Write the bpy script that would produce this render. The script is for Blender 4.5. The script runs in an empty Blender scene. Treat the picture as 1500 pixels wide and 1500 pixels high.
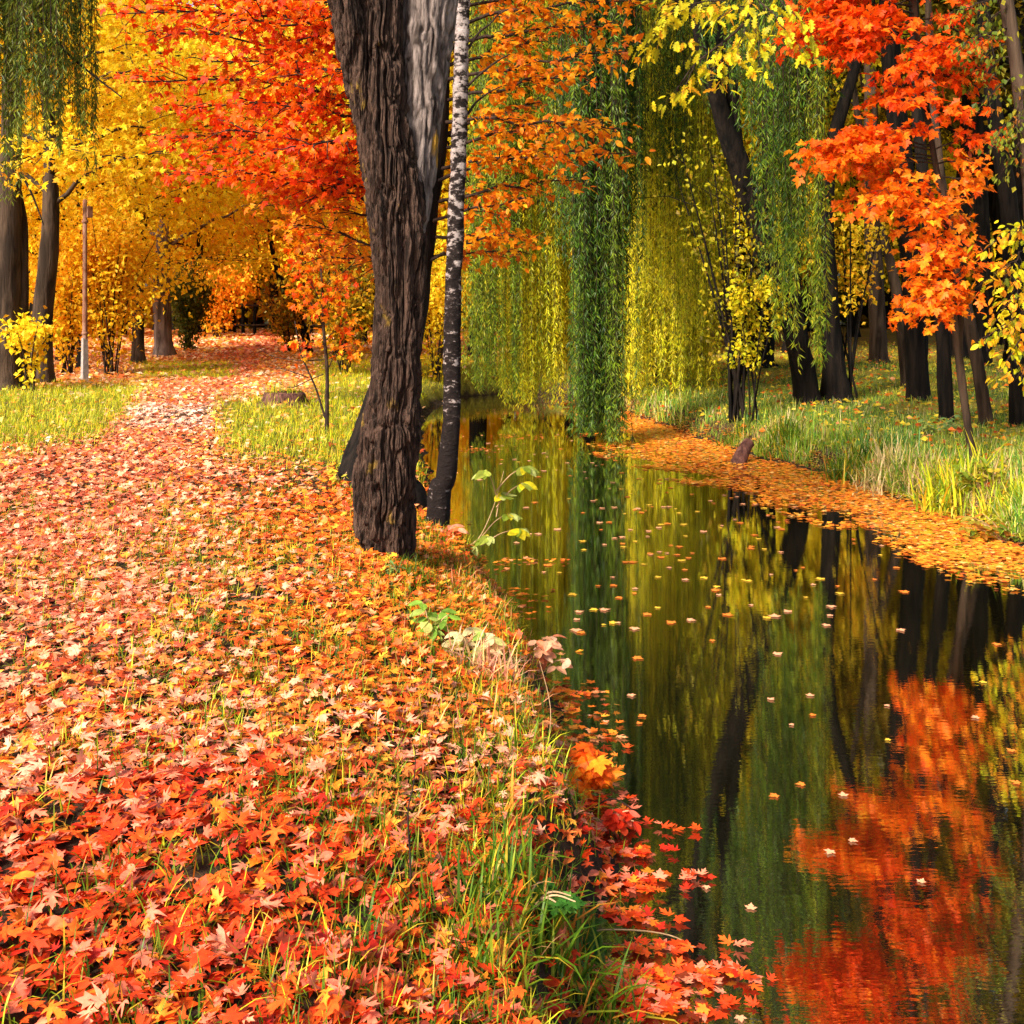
import bpy, math, numpy as np
from mathutils import Vector

rng = np.random.default_rng(7)
scene = bpy.context.scene
COL = scene.collection
F = 1600.0          # focal length in photo pixels (photo is 1500 wide)
CAMZ = 1.6
WATER = -0.70
PI = math.pi

# ------------------------------------------------------------------ helpers
def lin(r, g, b, k=1.0):
    c = np.array([r, g, b], float) / 255.0
    c = np.where(c <= 0.04045, c / 12.92, ((c + 0.055) / 1.055) ** 2.4)
    return c * k

def P(px, py, d):
    """real position at depth d of something seen at photo pixel px, py"""
    return np.array([(px - 750.0) / F * d, d, CAMZ - (py - 440.0) / F * d])

def _h(ix, iy, iz, seed):
    n = (ix * 374761393 + iy * 668265263 + iz * 2147483647 + seed * 974634777) & 0xFFFFFFFF
    n = ((n ^ (n >> 13)) * 1274126177) & 0xFFFFFFFF
    n = n ^ (n >> 16)
    return (n & 0xFFFF) / 65535.0

def vnoise(p, seed=0):
    p = np.asarray(p, float)
    i = np.floor(p).astype(np.int64)
    f = p - i
    f = f * f * (3 - 2 * f)
    x, y, z = i[..., 0], i[..., 1], i[..., 2]
    r = 0
    for dx in (0, 1):
        wx = f[..., 0] if dx else 1 - f[..., 0]
        for dy in (0, 1):
            wy = f[..., 1] if dy else 1 - f[..., 1]
            for dz in (0, 1):
                wz = f[..., 2] if dz else 1 - f[..., 2]
                r = r + wx * wy * wz * _h(x + dx, y + dy, z + dz, seed)
    return r

def fbm(p, oct=4, seed=0):
    a, s, r = 0.5, 1.0, 0
    p = np.asarray(p, float)
    for k in range(oct):
        r = r + a * vnoise(p * s, seed + k)
        a *= 0.5
        s *= 2.03
    return r

def n2(x, y, s, seed=0, oct=3):
    x = np.asarray(x, float); y = np.asarray(y, float)
    return fbm(np.stack([x * s, y * s, np.zeros_like(x) + seed * 3.7], -1), oct, seed)

def smooth(a, b, x):
    t = np.clip((np.asarray(x, float) - a) / (b - a), 0, 1)
    return t * t * (3 - 2 * t)

class Acc:
    """collects geometry, then links it as ONE mesh object"""
    def __init__(self):
        self.v = []; self.f3 = []; self.f4 = []; self.c = []; self.n = 0
    def add(self, v, f, col=(1, 1, 1)):
        v = np.asarray(v, float)
        f = np.asarray(f, np.int64) + self.n
        c = np.asarray(col, float)
        if c.ndim == 1:
            c = np.tile(c, (len(v), 1))
        self.v.append(v); self.c.append(c)
        (self.f3 if f.shape[1] == 3 else self.f4).append(f)
        self.n += len(v)
        return self
    def build(self, name, mat, parent=None, origin=None, smooth_shade=True):
        v = np.concatenate(self.v); c = np.concatenate(self.c)
        o = np.zeros(3) if origin is None else np.asarray(origin, float)
        v = v - o
        f3 = np.concatenate(self.f3) if self.f3 else np.zeros((0, 3), np.int64)
        f4 = np.concatenate(self.f4) if self.f4 else np.zeros((0, 4), np.int64)
        me = bpy.data.meshes.new(name)
        me.vertices.add(len(v)); me.vertices.foreach_set('co', v.astype(np.float32).ravel())
        loops = np.concatenate([f3.ravel(), f4.ravel()])
        me.loops.add(len(loops)); me.loops.foreach_set('vertex_index', loops.astype(np.int32))
        st = np.concatenate([np.arange(len(f3)) * 3, len(f3) * 3 + np.arange(len(f4)) * 4])
        me.polygons.add(len(st)); me.polygons.foreach_set('loop_start', st.astype(np.int32))
        me.polygons.foreach_set('use_smooth', np.full(len(st), smooth_shade))
        me.update(calc_edges=True)
        at = me.color_attributes.new('Tint', 'FLOAT_COLOR', 'POINT')
        at.data.foreach_set('color', np.concatenate([c, np.ones((len(c), 1))], 1).astype(np.float32).ravel())
        me.materials.append(mat)
        ob = bpy.data.objects.new(name, me)
        COL.objects.link(ob)
        if parent is not None:
            ob.parent = parent
        elif origin is not None:
            ob.location = o
        return ob

def tag(o, label=None, cat=None, group=None, kind=None):
    if label: o['label'] = label
    if cat: o['category'] = cat
    if group: o['group'] = group
    if kind: o['kind'] = kind
    return o

def thing(name, label, cat, base, group=None):
    e = bpy.data.objects.new(name, None)
    e.empty_display_size = 0.3
    COL.objects.link(e)
    e.location = base
    return tag(e, label, cat, group)

def dup(root, loc, rz, s, label, group=None):
    r = root.copy(); COL.objects.link(r)
    r.location = loc; r.rotation_euler = (0, 0, rz); r.scale = (s, s, s)
    r['label'] = label
    if group: r['group'] = group
    for ch in root.children:
        c = ch.copy(); COL.objects.link(c); c.parent = r
    return r

def resample(pts, vals, n):
    pts = np.asarray(pts, float); vals = np.asarray(vals, float)
    seg = np.linalg.norm(np.diff(pts, axis=0), axis=1)
    t = np.concatenate([[0], np.cumsum(seg)]); t /= t[-1]
    # Catmull-Rom through the points
    u = np.linspace(0, 1, n)
    k = np.clip(np.searchsorted(t, u, side='right') - 1, 0, len(t) - 2)
    w = ((u - t[k]) / np.maximum(t[k + 1] - t[k], 1e-9))[:, None]
    all_ = np.concatenate([pts, vals[:, None]], 1)
    p1 = all_[k]; p2 = all_[k + 1]
    p0 = all_[np.maximum(k - 1, 0)]; p3 = all_[np.minimum(k + 2, len(t) - 1)]
    r = 0.5 * ((2 * p1) + (p2 - p0) * w + (2 * p0 - 5 * p1 + 4 * p2 - p3) * w ** 2 + (3 * p1 - p0 - 3 * p2 + p3) * w ** 3)
    return r[:, :3], np.maximum(r[:, 3], 1e-4)

def tube(pts, radii, n=8, rough=0.0, seed=0, rscale=6.0):
    pts = np.asarray(pts, float); radii = np.asarray(radii, float)
    m = len(pts)
    tan = np.gradient(pts, axis=0)
    tan /= np.maximum(np.linalg.norm(tan, axis=1)[:, None], 1e-9)
    ref = np.array([0, 1.0, 0]) if abs(tan[0][1]) < 0.9 else np.array([1.0, 0, 0])
    A = np.zeros_like(pts)
    a = ref
    for i in range(m):
        a = a - tan[i] * a.dot(tan[i]); a /= max(np.linalg.norm(a), 1e-9); A[i] = a
    B = np.cross(tan, A)
    th = np.arange(n) / n * 2 * PI
    dirs = A[:, None, :] * np.cos(th)[None, :, None] + B[:, None, :] * np.sin(th)[None, :, None]
    r = np.repeat(radii[:, None], n, 1)
    if rough > 0:
        q = pts[:, None, :] + dirs * r[..., None]
        r = r * (1 + rough * (fbm(q * np.array([rscale, rscale, rscale * 0.4]), 3, seed) - 0.45) * 2)
    v = (pts[:, None, :] + dirs * r[..., None]).reshape(-1, 3)
    i = np.arange(m - 1)[:, None] * n; j = np.arange(n)[None, :]; j2 = (j + 1) % n
    f = np.stack([i + j, i + j2, i + n + j2, i + n + j], -1).reshape(-1, 4)
    return v, f

# ---- leaf templates: leaf starts at the origin, tip towards +Y, face +Z
def _fan(half, centre, curl, fold=0.0):
    h = np.array(half, float)
    left = h[::-1].copy(); left[:, 0] *= -1
    out = [h]
    lm = left[(np.abs(left[:, 0]) > 1e-6)]
    o2 = np.concatenate([h, lm])
    v = np.concatenate([[centre], o2])
    r2 = (v[:, 0] ** 2 + (v[:, 1] - centre[1]) ** 2)
    z = curl * r2 + fold * np.abs(v[:, 0])
    n = len(o2)
    f = np.array([[0, 1 + k, 1 + (k + 1) % n] for k in range(n)])
    return np.column_stack([v, z]), f

MAPLE_HALF = [(0, 0.0), (0.20, -0.10), (0.36, -0.10), (0.27, 0.06), (0.42, 0.14), (0.60, 0.42), (0.44, 0.37), (0.40, 0.45), (0.20, 0.36), (0.27, 0.62), (0.15, 0.66), (0.0, 1.0)]
SPIKY_HALF = [(0, 0.0), (0.14, -0.08), (0.40, -0.06), (0.16, 0.10), (0.34, 0.20), (0.62, 0.58), (0.40, 0.44), (0.12, 0.30), (0.20, 0.58), (0.32, 0.76), (0.14, 0.74), (0.0, 1.05)]
maple = [_fan(MAPLE_HALF, (0, 0.2), c, fd) for c, fd in ((-0.35, 0), (0.3, 0.12), (-0.15, 0.3), (0.1, -0.25))]
spiky = [_fan(SPIKY_HALF, (0, 0.18), c, fd) for c, fd in ((-0.3, 0.05), (0.3, 0.1), (-0.15, 0.3), (0.1, -0.2), (-0.5, -0.15))]
flatm = [_fan(MAPLE_HALF, (0, 0.2), c, fd) for c, fd in ((0.01, 0.0), (0.05, 0.01), (0.0, 0.03))]
flats = [_fan(SPIKY_HALF, (0, 0.18), c, fd) for c, fd in ((0.05, 0.02), (0.25, 0.03), (0.1, 0.12))]
OVAL_HALF = [(0, 0), (0.16, 0.12), (0.27, 0.38), (0.24, 0.62), (0.12, 0.86), (0, 1.0)]
oval = [_fan(OVAL_HALF, (0, 0.45), c, fd) for c, fd in ((-0.3, 0.15), (-0.2, 0.35), (0.2, -0.1))]
LANCE_HALF = [(0, 0), (0.10, 0.2), (0.13, 0.45), (0.07, 0.8), (0, 1.0)]
lance = [_fan(LANCE_HALF, (0, 0.45), c, fd) for c, fd in ((-0.25, 0.2), (-0.15, 0.5))]
OAK_HALF = [(0, 0), (0.10, 0.10), (0.22, 0.18), (0.10, 0.28), (0.30, 0.42), (0.14, 0.50), (0.28, 0.68), (0.12, 0.74), (0.14, 0.92), (0, 1.0)]
oak = [_fan(OAK_HALF, (0, 0.45), c, fd) for c, fd in ((-0.3, 0.1), (-0.1, 0.3))]
# light leaves for trees: 5-point star and folded diamond
star = [(np.array([(0, .25, 0), (0, 0, 0), (.5, .05, -.08), (.28, .32, 0), (.5, .6, -.12), (.2, .6, 0), (0, 1, -.15), (-.2, .6, 0), (-.5, .6, -.12), (-.28, .32, 0), (-.5, .05, -.08)], float),
         np.array([[0, 1 + k, 1 + (k + 1) % 10] for k in range(10)]))]
diam = [(np.array([(0, 0, 0), (.34, .45, .12), (0, 1, -.1), (-.34, .45, .12)], float), np.array([[0, 1, 2], [0, 2, 3]])),
        (np.array([(0, 0, 0), (.42, .35, -.1), (0.05, 1, -.2), (-.3, .6, .1)], float), np.array([[0, 1, 2], [0, 2, 3]]))]
wil = [(np.array([(0, 0, 0), (.09, .4, .03), (0, 1, -.08), (-.09, .4, .03)], float), np.array([[0, 1, 2], [0, 2, 3]]))]
def _blade(bend):
    ys = np.array([0, .35, .7, 1.0]); w = np.array([.024, .021, .014, .0])
    ang = bend * ys
    y = np.cumsum(np.concatenate([[0], np.diff(ys) * np.sin(ang[1:])]))
    z = np.cumsum(np.concatenate([[0], np.diff(ys) * np.cos(ang[1:])]))
    v = []
    for k in range(3):
        v += [(-w[k], y[k], z[k]), (w[k], y[k], z[k])]
    v.append((0, y[3], z[3]))
    return np.array(v), np.array([[0, 1, 3], [0, 3, 2], [2, 3, 5], [2, 5, 4], [4, 5, 6]])
blades = [_blade(b) for b in (0.4, 0.9, 1.5, 2.1)]

def scatter(acc, temps, pos, ydir, nrm, size, col):
    """put leaves: pos (n,3), tip direction ydir, face normal nrm (made perpendicular), size (n,), col (n,3)"""
    pos = np.asarray(pos, float); n = len(pos)
    if n == 0: return
    y = np.asarray(ydir, float); y = y / np.maximum(np.linalg.norm(y, axis=1)[:, None], 1e-9)
    z = np.asarray(nrm, float); z = z - y * (z * y).sum(1)[:, None]
    z = z / np.maximum(np.linalg.norm(z, axis=1)[:, None], 1e-9)
    x = np.cross(y, z)
    size = np.broadcast_to(np.asarray(size, float), (n,))
    which = rng.integers(0, len(temps), n)
    for t, (tv, tf) in enumerate(temps):
        m = np.where(which == t)[0]
        if len(m) == 0: continue
        k = len(tv)
        v = pos[m][:, None, :] + size[m][:, None, None] * (tv[None, :, 0:1] * x[m][:, None, :] + tv[None, :, 1:2] * y[m][:, None, :] + tv[None, :, 2:3] * z[m][:, None, :])
        f = tf[None] + (np.arange(len(m)) * k)[:, None, None]
        acc.add(v.reshape(-1, 3), f.reshape(-1, 3), np.repeat(col[m], k, 0))

def randdir(n, up=0.0, spread=1.0):
    v = rng.normal(0, spread, (n, 3)); v[:, 2] += up
    return v / np.linalg.norm(v, axis=1)[:, None]

def deep(pal, k=0.62):
    return [(w_, (r_, g_, b_ * k)) for w_, (r_, g_, b_) in pal]

def pick(pal, n, jit=0.12):
    """pal: [(weight, (r,g,b) sRGB 0-255)] -> n linear colours"""
    w = np.array([p[0] for p in pal], float); w /= w.sum()
    c = np.array([lin(*p[1]) for p in pal])
    k = rng.choice(len(pal), n, p=w)
    out = c[k] * (1 + rng.normal(0, jit, (n, 1)))
    return np.clip(out * 0.88, 0.002, 0.9)

# ------------------------------------------------------------------ materials
def mat_new(name):
    m = bpy.data.materials.new(name); m.use_nodes = True
    nt = m.node_tree; nt.nodes.clear()
    out = nt.nodes.new('ShaderNodeOutputMaterial')
    return m, nt, out

def mat_leaf(name, trans=0.45, rough=0.45, spec=0.4, mottle=30.0, mot=0.3):
    m, nt, out = mat_new(name)
    N, L = nt.nodes, nt.links
    a = N.new('ShaderNodeAttribute'); a.attribute_name = 'Tint'
    tc = N.new('ShaderNodeTexCoord')
    no = N.new('ShaderNodeTexNoise'); no.inputs['Scale'].default_value = mottle; no.inputs['Detail'].default_value = 3
    L.new(tc.outputs['Object'], no.inputs['Vector'])
    mr = N.new('ShaderNodeMapRange'); mr.inputs['From Min'].default_value = 0.3; mr.inputs['From Max'].default_value = 0.7
    mr.inputs['To Min'].default_value = 1 - mot; mr.inputs['To Max'].default_value = 1 + mot
    L.new(no.outputs['Fac'], mr.inputs['Value'])
    mx = N.new('ShaderNodeVectorMath'); mx.operation = 'SCALE'
    L.new(a.outputs['Color'], mx.inputs[0]); L.new(mr.outputs['Result'], mx.inputs['Scale'])
    p = N.new('ShaderNodeBsdfPrincipled'); p.inputs['Roughness'].default_value = rough
    p.inputs['Specular IOR Level'].default_value = spec
    L.new(mx.outputs[0], p.inputs['Base Color'])
    t = N.new('ShaderNodeBsdfTranslucent'); L.new(mx.outputs[0], t.inputs['Color'])
    mix = N.new('ShaderNodeMixShader'); mix.inputs[0].default_value = trans
    L.new(p.outputs[0], mix.inputs[1]); L.new(t.outputs[0], mix.inputs[2])
    L.new(mix.outputs[0], out.inputs['Surface'])
    return m

def mat_bark(name, c1, c2, scale=8.0, zs=0.18, bump=0.6, rough=0.9, lichen=None, lichen_amt=0.62, dist=0.02):
    m, nt, out = mat_new(name)
    N, L = nt.nodes, nt.links
    tc = N.new('ShaderNodeTexCoord'); mp = N.new('ShaderNodeMapping')
    mp.inputs['Scale'].default_value = (1, 1, zs)
    L.new(tc.outputs['Object'], mp.inputs['Vector'])
    no = N.new('ShaderNodeTexNoise'); no.inputs['Scale'].default_value = scale; no.inputs['Detail'].default_value = 8; no.inputs['Distortion'].default_value = 0.6
    L.new(mp.outputs[0], no.inputs['Vector'])
    rp = N.new('ShaderNodeValToRGB')
    rp.color_ramp.elements[0].position = 0.36; rp.color_ramp.elements[0].color = (*c1, 1)
    rp.color_ramp.elements[1].position = 0.68; rp.color_ramp.elements[1].color = (*c2, 1)
    L.new(no.outputs['Fac'], rp.inputs['Fac'])
    colout = rp.outputs['Color']
    if lichen is not None:
        n2_ = N.new('ShaderNodeTexNoise'); n2_.inputs['Scale'].default_value = 7; n2_.inputs['Detail'].default_value = 6
        mp2 = N.new('ShaderNodeMapping'); mp2.inputs['Scale'].default_value = (1, 1, 0.45)
        L.new(tc.outputs['Object'], mp2.inputs['Vector']); L.new(mp2.outputs[0], n2_.inputs['Vector'])
        r2 = N.new('ShaderNodeValToRGB'); r2.color_ramp.elements[0].position = lichen_amt; r2.color_ramp.elements[1].position = lichen_amt + 0.08
        L.new(n2_.outputs['Fac'], r2.inputs['Fac'])
        mc = N.new('ShaderNodeMixRGB'); mc.inputs['Color2'].default_value = (*lichen, 1)
        L.new(r2.outputs['Color'], mc.inputs['Fac']); L.new(colout, mc.inputs['Color1'])
        colout = mc.outputs['Color']
    p = N.new('ShaderNodeBsdfPrincipled'); p.inputs['Roughness'].default_value = rough; p.inputs['Specular IOR Level'].default_value = 0.12
    L.new(colout, p.inputs['Base Color'])
    no2 = N.new('ShaderNodeTexNoise'); no2.inputs['Scale'].default_value = scale * 3.2; no2.inputs['Detail'].default_value = 6
    L.new(mp.outputs[0], no2.inputs['Vector'])
    add = N.new('ShaderNodeMath'); add.operation = 'ADD'
    L.new(no.outputs['Fac'], add.inputs[0]); L.new(no2.outputs['Fac'], add.inputs[1])
    b = N.new('ShaderNodeBump'); b.inputs['Strength'].default_value = bump; b.inputs['Distance'].default_value = dist
    L.new(add.outputs[0], b.inputs['Height']); L.new(b.outputs[0], p.inputs['Normal'])
    L.new(p.outputs[0], out.inputs['Surface'])
    return m

M = {}
M['leaf'] = mat_leaf('leaf_tree', 0.5, .5, .2)
M['leaf_ground'] = mat_leaf('leaf_fallen', 0.2, 0.5, 0.3, 45, 0.3)
M['leaf_float'] = mat_leaf('leaf_floating', 0.1, 0.35, 0.55, 45, 0.2)
M['willow'] = mat_leaf('leaf_willow', 0.45, 0.45, 0.3, 4, 0.35)
M['grass'] = mat_leaf('grass_blade', 0.4, 0.5, 0.3, 6, 0.3)
M['bark_main'] = mat_bark('bark_furrowed', (0.008, 0.0045, 0.003), (0.085, 0.048, 0.033), 40, 0.17, 1.0, lichen=(0.22, 0.13, 0.02), lichen_amt=0.64, dist=0.022)
M['bark_pale'] = mat_bark('bark_pale_grey', (0.03, 0.021, 0.017), (0.20, 0.155, 0.135), 20, 0.32, 1.0, lichen=(0.26, 0.14, 0.02), lichen_amt=0.66, dist=0.01)
M['bark_dark'] = mat_bark('bark_dark', (0.002, 0.0016, 0.0013), (0.015, 0.010, 0.007), 12, 0.16, 0.8)
M['bark_brown'] = mat_bark('bark_brown', (0.018, 0.011, 0.007), (0.075, 0.047, 0.03), 9, 0.16, 0.8)
M['bark_grey'] = mat_bark('bark_greyish', (0.06, 0.042, 0.035), (0.22, 0.16, 0.14), 8, 0.2, 0.7)
M['twig'] = mat_bark('twig_bark', (0.015, 0.010, 0.008), (0.05, 0.03, 0.02), 20, 0.3, 0.3)
M['twig_straw'] = mat_bark('straw_stem', (0.30, 0.17, 0.08), (0.45, 0.28, 0.15), 20, 0.3, 0.2)
M['concrete'] = mat_bark('post_concrete', (0.22, 0.19, 0.17), (0.36, 0.31, 0.28), 14, 1.0, 0.3)
M['rust'] = mat_bark('post_rusty_paint', (0.16, 0.06, 0.03), (0.30, 0.17, 0.12), 12, 0.5, 0.2)
M['log'] = mat_bark('wet_log', (0.045, 0.018, 0.014), (0.16, 0.07, 0.05), 14, 0.3, 0.7)

def mat_birch():
    m, nt, out = mat_new('bark_birch'); N, L = nt.nodes, nt.links
    tc = N.new('ShaderNodeTexCoord'); mp = N.new('ShaderNodeMapping'); mp.inputs['Scale'].default_value = (1, 1, 1.7)
    L.new(tc.outputs['Object'], mp.inputs['Vector'])
    no = N.new('ShaderNodeTexNoise'); no.inputs['Scale'].default_value = 10; no.inputs['Detail'].default_value = 9; no.inputs['Roughness'].default_value = 0.7; no.inputs['Distortion'].default_value = 0.25
    L.new(mp.outputs[0], no.inputs['Vector'])
    sx = N.new('ShaderNodeSeparateXYZ'); L.new(tc.outputs['Object'], sx.inputs[0])
    # old black furrowed bark at the foot gives way to white bark with dark patches higher up
    mr = N.new('ShaderNodeMapRange'); mr.inputs['From Min'].default_value = 0.7; mr.inputs['From Max'].default_value = 4.2
    mr.inputs['To Min'].default_value = -0.14; mr.inputs['To Max'].default_value = 0.02
    L.new(sx.outputs['Z'], mr.inputs['Value'])
    ad = N.new('ShaderNodeMath'); L.new(no.outputs['Fac'], ad.inputs[0]); L.new(mr.outputs[0], ad.inputs[1])
    rp = N.new('ShaderNodeValToRGB'); e = rp.color_ramp.elements
    e[0].position = 0.40; e[0].color = (0.012, 0.008, 0.007, 1); e[1].position = 0.60; e[1].color = (0.36, 0.30, 0.28, 1)
    k = e.new(0.47); k.color = (0.03, 0.021, 0.018, 1); k = e.new(0.50); k.color = (0.26, 0.21, 0.19, 1)
    L.new(ad.outputs[0], rp.inputs['Fac'])
    p = N.new('ShaderNodeBsdfPrincipled'); p.inputs['Roughness'].default_value = 0.85; p.inputs['Specular IOR Level'].default_value = 0.1
    L.new(rp.outputs[0], p.inputs['Base Color'])
    b = N.new('ShaderNodeBump'); b.inputs['Strength'].default_value = 1.0; b.inputs['Distance'].default_value = 0.05
    L.new(ad.outputs[0], b.inputs['Height']); L.new(b.outputs[0], p.inputs['Normal'])
    L.new(p.outputs[0], out.inputs['Surface'])
    return m
M['birch'] = mat_birch()

def mat_ground():
    m, nt, out = mat_new('soil_and_moss'); N, L = nt.nodes, nt.links
    tc = N.new('ShaderNodeTexCoord')
    a = N.new('ShaderNodeAttribute'); a.attribute_name = 'Tint'
    no = N.new('ShaderNodeTexNoise'); no.inputs['Scale'].default_value = 14; no.inputs['Detail'].default_value = 8; no.inputs['Roughness'].default_value = 0.7
    L.new(tc.outputs['Object'], no.inputs['Vector'])
    mr = N.new('ShaderNodeMapRange'); mr.inputs['From Min'].default_value = 0.3; mr.inputs['From Max'].default_value = 0.7; mr.inputs['To Min'].default_value = 0.4; mr.inputs['To Max'].default_value = 1.6
    L.new(no.outputs['Fac'], mr.inputs['Value'])
    mx = N.new('ShaderNodeVectorMath'); mx.operation = 'SCALE'
    L.new(a.outputs['Color'], mx.inputs[0]); L.new(mr.outputs['Result'], mx.inputs['Scale'])
    p = N.new('ShaderNodeBsdfPrincipled'); p.inputs['Roughness'].default_value = 0.95; p.inputs['Specular IOR Level'].default_value = 0.1
    L.new(mx.outputs[0], p.inputs['Base Color'])
    b = N.new('ShaderNodeBump'); b.inputs['Strength'].default_value = 0.8; b.inputs['Distance'].default_value = 0.04
    L.new(no.outputs['Fac'], b.inputs['Height']); L.new(b.outputs[0], p.inputs['Normal'])
    L.new(p.outputs[0], out.inputs['Surface'])
    return m

def mat_water():
    m, nt, out = mat_new('still_canal_water'); N, L = nt.nodes, nt.links
    tc = N.new('ShaderNodeTexCoord'); mp = N.new('ShaderNodeMapping'); mp.inputs['Scale'].default_value = (1.0, 3.2, 1)
    L.new(tc.outputs['Object'], mp.inputs['Vector'])
    n1 = N.new('ShaderNodeTexNoise'); n1.inputs['Scale'].default_value = 11; n1.inputs['Detail'].default_value = 3
    L.new(mp.outputs[0], n1.inputs['Vector'])
    n2_ = N.new('ShaderNodeTexNoise'); n2_.inputs['Scale'].default_value = 1.6; n2_.inputs['Detail'].default_value = 2
    L.new(tc.outputs['Object'], n2_.inputs['Vector'])
    ad = N.new('ShaderNodeMath'); ad.operation = 'MULTIPLY_ADD'; ad.inputs[1].default_value = 3.0
    L.new(n2_.outputs['Fac'], ad.inputs[0]); L.new(n1.outputs['Fac'], ad.inputs[2])
    b = N.new('ShaderNodeBump'); b.inputs['Strength'].default_value = 0.022; b.inputs['Distance'].default_value = 0.01
    L.new(ad.outputs[0], b.inputs['Height'])
    d = N.new('ShaderNodeBsdfPrincipled'); d.inputs['Base Color'].default_value = (0.005, 0.0045, 0.002, 1); d.inputs['Roughness'].default_value = 0.05
    g = N.new('ShaderNodeBsdfGlossy'); g.inputs['Roughness'].default_value = 0.004; g.inputs['Color'].default_value = (0.95, 0.93, 0.88, 1)
    L.new(b.outputs[0], d.inputs['Normal']); L.new(b.outputs[0], g.inputs['Normal'])
    fr = N.new('ShaderNodeFresnel'); fr.inputs['IOR'].default_value = 2.6
    mr = N.new('ShaderNodeMapRange'); mr.inputs['From Min'].default_value = 0.15; mr.inputs['From Max'].default_value = 0.6; mr.inputs['To Min'].default_value = 0.42; mr.inputs['To Max'].default_value = 0.88
    L.new(fr.outputs[0], mr.inputs['Value'])
    mix = N.new('ShaderNodeMixShader'); L.new(mr.outputs[0], mix.inputs[0])
    L.new(d.outputs[0], mix.inputs[1]); L.new(g.outputs[0], mix.inputs[2]); L.new(mix.outputs[0], out.inputs['Surface'])
    return m

# ------------------------------------------------------------------ terrain
LY = np.array([-40, 0, 3.4, 4.3, 5.3, 6.6, 8.0, 9.2, 10.5, 12.3, 15.3, 20.4, 23.7, 26.0, 27.5, 90])
LX = np.array([.2, .25, .28, .33, .33, .16, -.05, -.33, -.62, -.85, -1.24, -1.75, -1.7, -1.2, 0.2, 0.2])
RY = np.array([-40, 0, 5, 8, 10.2, 11.2, 12.3, 13.6, 15, 16.4, 18.9, 21.4, 23, 25.5, 27.5, 90])
RX = np.array([5.6, 5.4, 5.2, 5.0, 4.85, 4.75, 4.6, 4.3, 3.95, 3.5, 2.98, 2.5, 2.2, 1.6, 0.2, 0.2])
def xl(y): return np.interp(y, LY, LX) + 0.05 * np.sin(np.asarray(y) * 3.1) + 0.04 * np.sin(np.asarray(y) * 7.3 + 1)
def xr(y): return np.interp(y, RY, RX) + 0.07 * np.sin(np.asarray(y) * 2.3) + 0.05 * np.sin(np.asarray(y) * 5.7 + 2)

def gz(x, y):
    x = np.asarray(x, float); y = np.asarray(y, float)
    sl = xl(y) - x                      # >0 on the near (path) bank
    sr = (x - xr(y)) * 0.85             # >0 on the far bank
    zl = -0.95 + 0.25 * smooth(-0.5, 0, sl) + 0.38 * smooth(-0.02, 0.28, sl) + 0.26 * smooth(0.2, 1.1, sl) + 0.06 * smooth(0.9, 2.2, sl)
    zr = -0.95 + 0.25 * smooth(-0.5, 0, sr) + 0.28 * smooth(-0.02, 0.32, sr) + 0.22 * smooth(0.25, 1.6, sr) + 0.25 * smooth(1.5, 7, sr)
    z = np.where(sl > -0.5 * (xr(y) - xl(y)), zl, zr)
    end = smooth(27.3, 28.6, y)
    z = z * (1 - end) + (-0.05) * end
    z = z + 0.05 * (n2(x, y, 0.7, 3) - 0.47) * smooth(0.1, 1.2, np.maximum(sl, sr)) + 0.035 * (n2(x, y, 3.1, 5) - 0.47) * smooth(0.0, .5, np.maximum(sl, sr))
    z = z + 0.35 * smooth(30, 60, y) * (n2(x, y, 0.05, 9) - 0.35)
    return z

def G(x, y, dz=0.0):
    return np.array([x, y, float(gz(x, y)) + dz])

def proj(x, y, z):
    return 750 + F * x / y, 440 + F * (CAMZ - z) / y

def grassiness(px, py):
    """0 leaf carpet .. 1 grass, on the path bank (layout read off the photograph)"""
    g = np.zeros_like(px)
    g = np.maximum(g, smooth(215, 165, px + (py - 600) * 0.9) * smooth(555, 572, py) * smooth(690, 640, py + px * 0.12))
    g = np.maximum(g, smooth(300, 350, px) * smooth(578, 598, py) * smooth(745, 655, py - (px - 330) * 0.16) * (.45 + .55 * smooth(690, 640, py - (px - 330) * .16)))
    g = np.maximum(g, smooth(440, 480, px) * smooth(505, 530, py) * smooth(720, 680, py))
    g = np.maximum(g, 0.9 * smooth(185, 215, px) * smooth(360, 330, px) * smooth(527, 535, py) * smooth(560, 550, py))
    g = np.maximum(g, 0.8 * smooth(300, 330, px) * smooth(490, 484, py))
    e = np.abs(px - (300 + (py - 760) * .12)) / 150
    g = np.maximum(g, .34 * smooth(1, .3, e) * smooth(720, 790, py) * smooth(1120, 960, py))
    return g

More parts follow.
